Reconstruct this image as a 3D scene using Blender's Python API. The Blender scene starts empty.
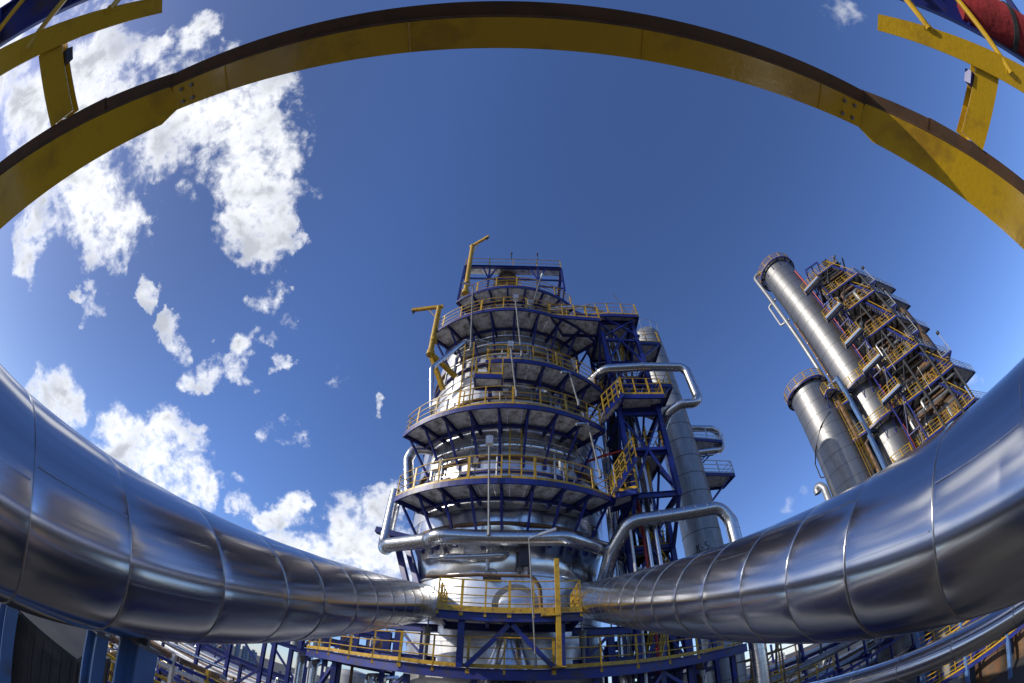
import bpy, math, random
from mathutils import Vector, Matrix
random.seed(7)
R = math.radians
sc = bpy.context.scene
col = sc.collection
PI = math.pi
GROUND = -12.0            # the camera stands on a high service deck; z = 0 is its lens

# ------------------------------------------------------------------ materials
def new_mat(name):
    m = bpy.data.materials.new(name); m.use_nodes = True
    nt = m.node_tree
    return m, nt, nt.nodes["Principled BSDF"]

def paint(name, c, rough=0.45, metal=0.0, var=0.25, scale=3.0, bump=0.0, dirt=None, dirt_amt=0.35, coat=0.0, bscale=9.0):
    """base colour with mottling, optional dirt/rust patches, roughness variation and bump"""
    m, nt, b = new_mat(name)
    N = nt.nodes; L = nt.links
    tc = N.new("ShaderNodeTexCoord")
    n1 = N.new("ShaderNodeTexNoise"); n1.inputs["Scale"].default_value = scale; n1.inputs["Detail"].default_value = 5
    L.new(tc.outputs["Object"], n1.inputs["Vector"])
    ramp = N.new("ShaderNodeMapRange"); ramp.inputs["From Min"].default_value = .3; ramp.inputs["From Max"].default_value = .7
    ramp.inputs["To Min"].default_value = 1 - var; ramp.inputs["To Max"].default_value = 1 + var
    L.new(n1.outputs["Fac"], ramp.inputs["Value"])
    mul = N.new("ShaderNodeVectorMath"); mul.operation = 'SCALE'; mul.inputs[0].default_value = c[:3]
    L.new(ramp.outputs["Result"], mul.inputs["Scale"])
    out = mul.outputs["Vector"]
    if dirt:
        n2 = N.new("ShaderNodeTexNoise"); n2.inputs["Scale"].default_value = scale * 1.7; n2.inputs["Detail"].default_value = 8
        n2.inputs["Roughness"].default_value = .65
        L.new(tc.outputs["Object"], n2.inputs["Vector"])
        mr = N.new("ShaderNodeMapRange"); mr.inputs["From Min"].default_value = .62 - dirt_amt * .35; mr.inputs["From Max"].default_value = .78 - dirt_amt * .2
        L.new(n2.outputs["Fac"], mr.inputs["Value"])
        mx = N.new("ShaderNodeMix"); mx.data_type = 'RGBA'
        L.new(mr.outputs["Result"], mx.inputs["Factor"]); L.new(out, mx.inputs["A"]); mx.inputs["B"].default_value = (*dirt, 1)
        out = mx.outputs["Result"]
    L.new(out, b.inputs["Base Color"])
    b.inputs["Metallic"].default_value = metal
    rr = N.new("ShaderNodeMapRange"); rr.inputs["To Min"].default_value = max(.05, rough - .1); rr.inputs["To Max"].default_value = rough + .12
    L.new(n1.outputs["Fac"], rr.inputs["Value"]); L.new(rr.outputs["Result"], b.inputs["Roughness"])
    if coat: b.inputs["Coat Weight"].default_value = coat; b.inputs["Coat Roughness"].default_value = .12
    if bump:
        nb = N.new("ShaderNodeTexNoise"); nb.inputs["Scale"].default_value = bscale; nb.inputs["Detail"].default_value = 3
        L.new(tc.outputs["Object"], nb.inputs["Vector"])
        bp = N.new("ShaderNodeBump"); bp.inputs["Strength"].default_value = bump; bp.inputs["Distance"].default_value = .03
        L.new(nb.outputs["Fac"], bp.inputs["Height"]); L.new(bp.outputs["Normal"], b.inputs["Normal"])
    return m

def cladding(name, c, rough, dent, dscale, streak=(1, 1, .25), spots=0.12, stain=None, metal=None, grain=None):
    """thin aluminium weather cladding: metallic, brushed streaks, soft dents, dull stains"""
    m, nt, b = new_mat(name)
    N = nt.nodes; L = nt.links
    tc = N.new("ShaderNodeTexCoord")
    mp = N.new("ShaderNodeMapping"); mp.inputs["Scale"].default_value = streak
    if grain:
        m0 = N.new("ShaderNodeMapping"); m0.inputs["Rotation"].default_value = (-R(15), 0, 0)
        L.new(tc.outputs["Object"], m0.inputs["Vector"]); L.new(m0.outputs["Vector"], mp.inputs["Vector"])
    else: L.new(tc.outputs["Object"], mp.inputs["Vector"])
    n1 = N.new("ShaderNodeTexNoise"); n1.inputs["Scale"].default_value = 6; n1.inputs["Detail"].default_value = 7; n1.inputs["Roughness"].default_value = .6
    L.new(mp.outputs["Vector"], n1.inputs["Vector"])
    r1 = N.new("ShaderNodeMapRange"); r1.inputs["From Min"].default_value = .3; r1.inputs["From Max"].default_value = .7
    r1.inputs["To Min"].default_value = rough - spots * .6; r1.inputs["To Max"].default_value = rough + spots
    L.new(n1.outputs["Fac"], r1.inputs["Value"]); L.new(r1.outputs["Result"], b.inputs["Roughness"])
    r2 = N.new("ShaderNodeMapRange"); r2.inputs["From Min"].default_value = .3; r2.inputs["From Max"].default_value = .7
    r2.inputs["To Min"].default_value = 1.0; r2.inputs["To Max"].default_value = .82
    L.new(n1.outputs["Fac"], r2.inputs["Value"])
    mul = N.new("ShaderNodeVectorMath"); mul.operation = 'SCALE'; mul.inputs[0].default_value = c
    L.new(r2.outputs["Result"], mul.inputs["Scale"])
    out = mul.outputs["Vector"]
    if stain:
        n3 = N.new("ShaderNodeTexNoise"); n3.inputs["Scale"].default_value = 1.1; n3.inputs["Detail"].default_value = 8; n3.inputs["Roughness"].default_value = .7
        mp3 = N.new("ShaderNodeMapping"); mp3.inputs["Scale"].default_value = (1.6, 1.6, .18)
        L.new(tc.outputs["Object"], mp3.inputs["Vector"]); L.new(mp3.outputs["Vector"], n3.inputs["Vector"])
        m3 = N.new("ShaderNodeMapRange"); m3.inputs["From Min"].default_value = .48; m3.inputs["From Max"].default_value = .7
        m3.inputs["To Max"].default_value = .8
        L.new(n3.outputs["Fac"], m3.inputs["Value"])
        mx = N.new("ShaderNodeMix"); mx.data_type = 'RGBA'; mx.inputs["B"].default_value = (*stain, 1)
        L.new(m3.outputs["Result"], mx.inputs["Factor"]); L.new(out, mx.inputs["A"]); out = mx.outputs["Result"]
    L.new(out, b.inputs["Base Color"])
    b.inputs["Metallic"].default_value = metal if metal is not None else (1.0 if not stain else .6)
    if grain:
        g = N.new("ShaderNodeCombineXYZ")
        for i in range(3): g.inputs[i].default_value = grain[i]
        L.new(g.outputs[0], b.inputs["Tangent"]); b.inputs["Anisotropic"].default_value = .55
    n2 = N.new("ShaderNodeTexNoise"); n2.inputs["Scale"].default_value = dscale; n2.inputs["Detail"].default_value = 1.5
    L.new(tc.outputs["Object"], n2.inputs["Vector"])
    bp = N.new("ShaderNodeBump"); bp.inputs["Strength"].default_value = dent; bp.inputs["Distance"].default_value = .08
    L.new(n2.outputs["Fac"], bp.inputs["Height"]); L.new(bp.outputs["Normal"], b.inputs["Normal"])
    return m

M = {}
M['pipe_clad'] = cladding("pipe_cladding", (.66, .67, .71), .17, .025, .55, (2.0, .04, 2.0), .025, grain=(0, .966, .259))
M['tower_clad'] = cladding("tower_cladding", (.74, .75, .77), .30, .12, .8, (1, 1, .3), .09, metal=.78)
M['crumple_clad'] = cladding("crumpled_cladding", (.74, .75, .77), .20, .22, .95, (1, 1, .3), .06)
M['small_clad'] = cladding("small_pipe_cladding", (.62, .63, .65), .22, .02, 1.6, (1, 1, 1), .08)
M['dull_clad'] = cladding("weathered_cladding", (.34, .35, .36), .48, .15, .8, (1, 1, .3), .1, stain=(.15, .15, .145))
M['bright_clad'] = cladding("column_cladding", (.27, .27, .275), .47, .1, .6, (1, 1, .3), .07, stain=(.16, .16, .16), metal=.85)
M['band'] = paint("seam_band", (.42, .425, .44), .35, .95, .15, 8)
M['seam'] = paint('rolled_seam', (.60, .61, .63), .22, 1.0, .1, 8)
M['dark_band'] = paint("dark_band", (.09, .09, .095), .5, .5, .2, 6)
M['blue'] = paint("cobalt_paint", (.009, .021, .185), .42, 0, .22, 1.6, .05, (.045, .035, .04), .38)
M['blue_light'] = paint("pale_blue_paint", (.085, .175, .38), .45, 0, .15, 2.0, .06, (.10, .11, .13), .3)
M['yellow'] = paint("safety_yellow_paint", (.50, .30, .014), .42, 0, .16, 4, .04, (.17, .08, .02), .36)
M['beam_yellow'] = paint("glossy_yellow_paint", (.50, .31, .012), .22, 0, .08, 1.2, .10, (.24, .13, .02), .28, .5, 26)
M['primer'] = paint("rust_brown_primer", (.075, .042, .022), .6, 0, .25, 5, .1, (.12, .05, .02), .4)  # dark tone also stands for shade on the gantry flanges
M['galv'] = paint("galvanised_steel", (.46, .47, .48), .45, .75, .15, 6, .03)
M['deck'] = paint("deck_plate", (.70, .71, .74), .5, .15, .2, 1.8, .05, (.22, .21, .2), .5)
M['rust'] = paint("rusty_steel", (.20, .115, .06), .75, .1, .35, 1.3, .2, (.07, .05, .04), .5)
M['brown'] = paint("brown_insulation", (.125, .090, .060), .75, .2, .3, .9, .2, (.22, .10, .045), .5)
M['dark'] = paint("dark_steel", (.04, .041, .045), .55, .3, .25, 3, .05)
M['grey'] = paint("grey_steel", (.20, .205, .21), .5, .4, .2, 2, .05, (.12, .10, .08), .4)
M['red'] = paint("red_paint", (.36, .02, .02), .45, 0, .2, 3, .05, (.16, .02, .02), .3)
M['redcloth'] = paint("red_canvas", (.20, .012, .016), .85, 0, .25, 5, .5, None, .3, 0, 14)
M['white'] = paint("white_enamel", (.62, .63, .63), .5, .1, .08, 4)
M['panel'] = paint("dark_wall_panel", (.055, .052, .048), .7, .1, .3, 1.4, .2, (.09, .08, .07), .4)
M['concrete'] = paint("stained_concrete", (.055, .053, .05), .85, 0, .3, .25, .15, (.06, .055, .05), .5)
M['tower_block'] = paint("pale_city_wall", (.34, .36, .40), .8, 0, .1, .05)
M['glass'] = paint("dark_window_glass", (.10, .12, .15), .2, 0, .1, .05)

# ------------------------------------------------------------------ mesh builder
class MB:
    def __init__(s): s.v = []; s.f = []; s.mi = []; s.cur = 0
    def add(s, vs, fs):
        o = len(s.v); s.v.extend([tuple(p) for p in vs])
        for f in fs: s.f.append(tuple(i + o for i in f)); s.mi.append(s.cur)
    def box(s, c, d, rz=0.0):
        hx, hy, hz = d[0] / 2, d[1] / 2, d[2] / 2; ca, sa = math.cos(rz), math.sin(rz)
        vs = []
        for z in (-hz, hz):
            for x, y in ((-hx, -hy), (hx, -hy), (hx, hy), (-hx, hy)):
                vs.append((c[0] + x * ca - y * sa, c[1] + x * sa + y * ca, c[2] + z))
        s.add(vs, [(3, 2, 1, 0), (4, 5, 6, 7), (0, 1, 5, 4), (1, 2, 6, 5), (2, 3, 7, 6), (3, 0, 4, 7)])
    def bar(s, a, b, w, h, up=(0, 0, 1)):
        a = Vector(a); b = Vector(b); d = (b - a)
        if d.length < 1e-6: return
        d.normalize(); u = Vector(up)
        if abs(d.dot(u)) > .98: u = Vector((0, 1, 0))
        r = d.cross(u).normalized(); u = r.cross(d)
        vs = []
        for p in (a, b):
            for i, j in ((-1, -1), (1, -1), (1, 1), (-1, 1)): vs.append(p + r * (i * w / 2) + u * (j * h / 2))
        s.add(vs, [(0, 1, 2, 3), (7, 6, 5, 4), (4, 5, 1, 0), (5, 6, 2, 1), (6, 7, 3, 2), (7, 4, 0, 3)])
    def ibeam(s, a, b, w, h, t=.02, up=(0, 0, 1)):
        a = Vector(a); b = Vector(b); d = (b - a).normalized(); u = Vector(up)
        if abs(d.dot(u)) > .98: u = Vector((0, 1, 0))
        r = d.cross(u).normalized(); u = r.cross(d)
        s.bar(a + u * (h / 2 - t / 2), b + u * (h / 2 - t / 2), w, t, u)
        s.bar(a - u * (h / 2 - t / 2), b - u * (h / 2 - t / 2), w, t, u)
        s.bar(a, b, t, h - 2 * t, u)
    def tube(s, pts, r, n=8, closed=False, caps=True):
        P = [Vector(p) for p in pts]; m = len(P)
        if m < 2: return
        rr = r if isinstance(r, (list, tuple)) else [r] * m
        T = []
        for i in range(m):
            if closed: t = P[(i + 1) % m] - P[i - 1]
            else: t = P[min(i + 1, m - 1)] - P[max(i - 1, 0)]
            T.append(t.normalized())
        u = T[0].orthogonal().normalized(); vs = []
        for i in range(m):
            u = (u - T[i] * u.dot(T[i])).normalized(); w = T[i].cross(u)
            for k in range(n):
                a = 2 * PI * k / n
                vs.append(P[i] + (u * math.cos(a) + w * math.sin(a)) * rr[i])
        fs = []
        for i in range(m if closed else m - 1):
            j = (i + 1) % m
            for k in range(n):
                l = (k + 1) % n
                fs.append((i * n + k, i * n + l, j * n + l, j * n + k))
        if caps and not closed:
            fs.append(tuple(range(n - 1, -1, -1))); fs.append(tuple((m - 1) * n + k for k in range(n)))
        s.add(vs, fs)
    def lathe(s, prof, c, n=48, a0=0.0, a1=2 * PI):
        full = abs(a1 - a0 - 2 * PI) < 1e-6; k = n if full else n + 1; vs = []
        for r, z in prof:
            for i in range(k):
                a = a0 + (a1 - a0) * i / n
                vs.append((c[0] + r * math.cos(a), c[1] + r * math.sin(a), c[2] + z))
        fs = []
        for j in range(len(prof) - 1):
            for i in range(n):
                i2 = (i + 1) % k
                fs.append((j * k + i, j * k + i2, (j + 1) * k + i2, (j + 1) * k + i))
        s.add(vs, fs)
    def prism(s, pts, z0, z1):
        n = len(pts)
        vs = [(p[0], p[1], z0) for p in pts] + [(p[0], p[1], z1) for p in pts]
        fs = [tuple(range(n - 1, -1, -1)), tuple(range(n, 2 * n))]
        for i in range(n): j = (i + 1) % n; fs.append((i, j, n + j, n + i))
        s.add(vs, fs)
    def build(s, name, mats, parent=None, origin=None, smooth=True, sharp=35):
        if isinstance(mats, str): mats = [mats]
        if parent is not None: o3 = Vector(parent['_o'])
        elif origin is not None: o3 = Vector(origin)
        else:
            xs = [v[0] for v in s.v]; ys = [v[1] for v in s.v]; zs = [v[2] for v in s.v]
            o3 = Vector(((min(xs) + max(xs)) / 2, (min(ys) + max(ys)) / 2, min(zs)))
        me = bpy.data.meshes.new(name)
        me.from_pydata([(v[0] - o3[0], v[1] - o3[1], v[2] - o3[2]) for v in s.v], [], s.f)
        for k in mats: me.materials.append(M[k])
        if len(mats) > 1: me.polygons.foreach_set("material_index", s.mi)
        if smooth:
            me.polygons.foreach_set("use_smooth", [True] * len(me.polygons))
            me.set_sharp_from_angle(angle=R(sharp))
        me.update()
        ob = bpy.data.objects.new(name, me); col.objects.link(ob)
        ob['_o'] = tuple(o3)
        if parent is not None: ob.parent = parent
        else: ob.location = o3
        ALL.append(ob)
        return ob
ALL = []
def tag(o, label, cat, group=None):
    o['label'] = label; o['category'] = cat
    if group: o['group'] = group
    return o
def thing(name, loc, label, cat, group=None):
    o = bpy.data.objects.new(name, None); col.objects.link(o); o.location = loc; o['_o'] = tuple(loc); o.empty_display_size = .3
    ALL.append(o)
    return tag(o, label, cat, group)

def fillet(pts, rad, seg=6):
    """round the corners of a polyline"""
    P = [Vector(p) for p in pts]; out = [P[0]]
    for i in range(1, len(P) - 1):
        a, b, c = P[i - 1], P[i], P[i + 1]
        d1 = (a - b).normalized(); d2 = (c - b).normalized()
        ang = d1.angle(d2)
        if ang > PI - .05: out.append(b); continue
        t = min(rad / math.tan(ang / 2), .48 * (a - b).length, .48 * (c - b).length)
        r2 = t * math.tan(ang / 2)
        ctr = b + (d1 + d2).normalized() * (r2 / math.sin(ang / 2))
        p1 = b + d1 * t; p2 = b + d2 * t
        v1 = p1 - ctr; v2 = p2 - ctr; w = v1.angle(v2)
        for k in range(seg + 1):
            f = k / seg
            out.append(ctr + (v1 * math.sin((1 - f) * w) + v2 * math.sin(f * w)) / math.sin(w))
    out.append(P[-1])
    return out
def pipe_mesh(pts, r, bend, n=20, seam=1.1, mb=None, gores=True):
    """clad pipe with elbows; raised seam rings along the runs and round the elbow gores"""
    mb = mb or MB(); F = fillet(pts, bend, 7)
    mb.cur = 0; mb.tube(F, r, n)
    mb.cur = 1
    acc = 0
    for i in range(len(F) - 1):
        a, b = F[i], F[i + 1]; l = (b - a).length; d = (b - a).normalized()
        if l > seam * .7:
            k = max(1, round(l / seam))
            for j in range(1, k + 1):
                p = a + (b - a) * ((j - .5) / k)
                mb.tube([p - d * .012, p + d * .012], r * 1.0 + .006, n)
        elif gores and 0 < i:
            mb.tube([a - d * .008, a + d * .008], r + .005, n)
    mb.cur = 0
    return mb
def clad_pipe(name, pts, r, bend, label, n=20, seam=1.1, group=None, mats=('small_clad', 'band')):
    return tag(pipe_mesh(pts, r, bend, n, seam).build(name, list(mats)), label, 'pipe', group)

# ------------------------------------------------------------------ railings and walkways
def seg_points(path, step, closed=False):
    """points spread evenly along a polyline, its ends included"""
    P = [Vector(p) for p in path]; out = [P[0]]
    for a, b in zip(P, P[1:]):
        k = max(1, round((b - a).length / step))
        for j in range(1, k + 1): out.append(a + (b - a) * (j / k))
    return out
def railing(parent, path, h=1.1, step=1.25, mat='yellow', posts=True, n=6, rr=.021, toe=True, thin=False, mid=2):
    up = Vector((0, 0, 1)); P = [Vector(p) for p in path]
    mb = MB()
    if not posts: rr *= 1.8
    for k in range(mid + 1):
        hh = h * (1 - k / (mid + 1.0)) if k else h
        mb.tube([p + up * hh for p in P], rr if k == 0 else rr * .8, n)
    if toe:
        for a, b in zip(P, P[1:]): mb.bar(a + up * .09, b + up * .09, .008, .14)
    pts = seg_points(path, step)
    if not posts:
        for p in pts: mb.bar(p, p + up * h, .085, .05)
        return mb.build('railing', mat, parent)
    ob = mb.build('railing', mat, parent)
    for i, p in enumerate(pts):
        pb = MB(); w = .055 if i % 2 else .085
        pb.bar(p - up * .18, p + up * h, w, .03); pb.bar(p - up * .2, p + up * .0, w * 1.5, .04)
        pb.build('post', mat, ob, smooth=False)
    return ob

def pol(c, r, a, z, phi=0.0):
    """point at angle a (degrees, + = viewer's right) from the side that faces the viewer"""
    t = R(a) + phi
    return Vector((c[0] + r * math.sin(t), c[1] - r * math.cos(t), z))

def walkway(c, r0, r1, a0, a1, z, label, group, phi=0.0, br=12.0, wall=None, drop=1.7, rail=True, detail=True, gap=None, blue='blue', rail_step=1.25, extra=None, name='curved_walkway', rail_ends=(True, True)):
    base = pol(c, r1, (a0 + a1) / 2, z, phi)
    t = thing(name, base, label, 'walkway', group)
    wall = wall or r0
    mb = MB(); nseg = max(3, int((a1 - a0) / 6)); step = (a1 - a0) / nseg
    for i in range(nseg):                                   # deck plates, a hairline gap between neighbours
        s0 = a0 + i * step + .08; s1 = a0 + (i + 1) * step - .08
        q = [pol(c, r0 + .06, s0, 0, phi), pol(c, r1 - .02, s0, 0, phi), pol(c, r1 - .02, s1, 0, phi), pol(c, r0 + .06, s1, 0, phi)]
        mb.prism(q, z - .045, z - .004)
    if extra:
        mb.prism(extra, z - .046, z - .003)
    mb.build('deck', 'deck', t, smooth=False)
    eb = MB(); fine = max(6, int((a1 - a0) / 3))
    arc = [a0 + (a1 - a0) * i / fine for i in range(fine + 1)]
    for p, q in zip(arc, arc[1:]): eb.bar(pol(c, r1, p, z - .11, phi), pol(c, r1, q, z - .11, phi), .07, .24)
    for a in (a0, a1): eb.bar(pol(c, r0, a, z - .11, phi), pol(c, r1 - .04, a, z - .11, phi), .06, .2)
    eb.build('edge_beam', blue, t, smooth=False)
    if detail:
        ib = MB()
        for p, q in zip(arc, arc[1:]): ib.bar(pol(c, (r0 + r1) / 2 - .35, p, z - .21, phi), pol(c, (r0 + r1) / 2 - .35, q, z - .21, phi), .12, .14)
        ib.build('ring_beam', blue, t, smooth=False)
    k = max(1, round((a1 - a0) / br))
    for i in range(k + 1):
        a = a0 + .6 + (a1 - a0 - 1.2) * i / k
        b = MB()
        b.ibeam(pol(c, wall - .05, a, z - .15, phi), pol(c, r1 - .05, a, z - .15, phi), .1, .19, .016)
        b.bar(pol(c, r1 - .4, a, z - .25, phi), pol(c, wall - .03, a, z - drop, phi), .09, .09)
        b.box(pol(c, wall + .02, a, z - drop, phi), (.16, .16, .3), R(a) + phi)
        b.build('bracket', blue, t, smooth=False)
    if rail:
        path = [pol(c, r1 - .03, a, z, phi) for a in arc]
        if gap: path = [p for p, a in zip(path, arc) if not gap[0] < a < gap[1]]
        if rail_ends[0]: path = [pol(c, r0 + .35, a0, z, phi)] + path
        if rail_ends[1]: path = path + [pol(c, r0 + .35, a1, z, phi)]
        # evenly spaced posts along the arc
        tot = sum((b - a).length for a, b in zip(path, path[1:])); kk = max(2, round(tot / rail_step)); even = []
        acc = 0; tgt = [tot * i / kk for i in range(kk + 1)]; j = 0
        for a, b in zip(path, path[1:]):
            l = (b - a).length
            while j <= kk and tgt[j] <= acc + l + 1e-6:
                even.append(a + (b - a) * max(0, min(1, (tgt[j] - acc) / l))); j += 1
            acc += l
        mbr = MB(); up = Vector((0, 0, 1))
        ff = 1.0 if detail else 1.8
        for kx, hh in enumerate((1.1, .74, .4)): mbr.tube([p + up * hh for p in path], (.026 if kx == 0 else .02) * ff, 6)
        for a, b in zip(path, path[1:]): mbr.bar(a + up * .085, b + up * .085, .008, .13)
        if detail:
            ro = mbr.build('railing', 'yellow', t)
            for i, p in enumerate(even):
                pb = MB(); w = .06 if i % 2 else .1
                rz = math.atan2(p.y - c[1], p.x - c[0]) + PI / 2
                pb.box(p + up * .47, (w, .03, 1.26), rz); pb.box(p - up * .1, (w * 1.5, .05, .16), rz)
                pb.build('post', 'yellow', ro, smooth=False)
        else:
            for p in even: mbr.box(p + up * .55, (.09, .09, 1.1))
            mbr.build('railing', 'yellow', t)
    return t

def platform(corners, z, label, group=None, rail=None, blue='blue', brace_to=None, detail=False, name='platform', rail_mat='yellow', cat='platform', h=1.1, step=1.2):
    """flat polygon platform: deck, edge beam, railing along the corner indices given in rail"""
    cx = sum(p[0] for p in corners) / len(corners); cy = sum(p[1] for p in corners) / len(corners)
    t = thing(name, (cx, cy, z), label, cat, group)
    mb = MB(); mb.prism([(cx + (p[0] - cx) * .985, cy + (p[1] - cy) * .985) for p in corners], z - .045, z - .004); mb.build('deck', 'deck', t, smooth=False)
    eb = MB(); n = len(corners)
    for i in range(n):
        a = corners[i]; b = corners[(i + 1) % n]
        eb.bar((a[0], a[1], z - .12), (b[0], b[1], z - .12), .08, .26)
    if brace_to:
        for a, b in brace_to: eb.bar(a, b, .1, .1)
    eb.build('edge_beam', blue, t, smooth=False)
    if rail:
        path = [Vector((corners[i][0], corners[i][1], z)) for i in rail]
        railing(t, path, h, step, rail_mat, posts=detail)
    return t

def caged_ladder(p0, p1, out, label, group=None, mat='yellow', cage=True, w=.5):
    """straight ladder from p0 up to p1; out = horizontal unit vector away from the wall"""
    p0 = Vector(p0); p1 = Vector(p1); o = Vector(out); side = Vector((-o.y, o.x, 0))
    t = thing('caged_ladder' if cage else 'ladder', p0, label, 'ladder', group)
    mb = MB()
    for s in (-1, 1): mb.bar(p0 + side * s * w / 2, p1 + side * s * w / 2, .06, .03)
    mb.build('side_rail', mat, t, smooth=False)
    L = (p1 - p0).length; k = min(60, int(L / .32))
    for i in range(1, k):
        mb = MB(); q = p0 + (p1 - p0) * i / k; mb.tube([q - side * w / 2, q + side * w / 2], .014, 5); mb.build('rung', mat, t)
    if cage:
        mb = MB(); k = max(2, int((L - 2) / .9)); hoops = []
        for i in range(k + 1):
            q = p0 + (p1 - p0) * ((2 + (L - 2) * i / k) / L)
            hp = [q + side * math.cos(a) * (w / 2 + .1) + o * math.sin(a) * .7 for a in [PI * j / 8 for j in range(9)]]
            hoops.append(hp)
            for a, b in zip(hp, hp[1:]): mb.bar(a, b, .05, .01)
        for j in (1, 3, 5, 7): mb.bar(hoops[0][j], hoops[-1][j], .03, .01)
        mb.build('cage', mat, t, smooth=False)
    return t

def lamp_pole(base, top, head, label, box=True, rp=.042):
    t = thing('lamp_pole', base, label, 'lamp', 'galvanised lamp poles on the big column')
    mb = MB(); mb.tube([base, top], rp, 8); mb.tube([Vector(base), Vector(base) + Vector((0, 0, .35))], rp * 1.6, 8)
    mb.build('pole', 'grey', t)
    mb = MB(); h = Vector(head); a = Vector(top)
    if box: mb.box(a + h * .5, (.28, .25, .36)); mb.bar(a + h * .2, a + h, .14, .1)
    else: mb.bar(a, a + h, .05, .05); mb.bar(a + h * .45, a + h * 1.2, .11, .09)
    mb.build('lamp_head', 'galv', t, smooth=False)
    return t

def davit(base, top, tip, label, arm_r=.12, foot=None):
    t = thing('davit_crane', base, label, 'crane', 'yellow davit cranes on the big column')
    b, a, p = Vector(base), Vector(top), Vector(tip)
    mb = MB(); mb.tube([b, a], .16, 12); mb.tube([b + Vector((0, 0, 1.0)), b + Vector((0, 0, 1.25))], .21, 12); mb.tube([b - Vector((0, 0, .1)), b + Vector((0, 0, .2))], .22, 12)
    mb.build('mast', 'yellow', t)
    mb = MB(); d = (p - a).normalized(); mb.bar(a - d * .25, p, .16, .24); mb.build('arm', 'yellow', t, smooth=False)
    mb = MB(); mb.tube([b + (a - b) * .72, a + (p - a) * .42], .03, 6); mb.build('stay', 'yellow', t)
    mb = MB(); mb.box(p - d * .15 - Vector((0, 0, .18)), (.14, .14, .16)); mb.tube([p - d * .15 - Vector((0, 0, .24)), p - d * .15 - Vector((0, 0, .45))], .03, 6); mb.build('hook_block', 'dark', t)
    if foot:
        mb = MB()
        for f in foot: mb.bar(b + Vector((0, 0, .05)), f, .22, .22)
        mb.build('wall_bracket', 'yellow', t, smooth=False)
    return t

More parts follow.
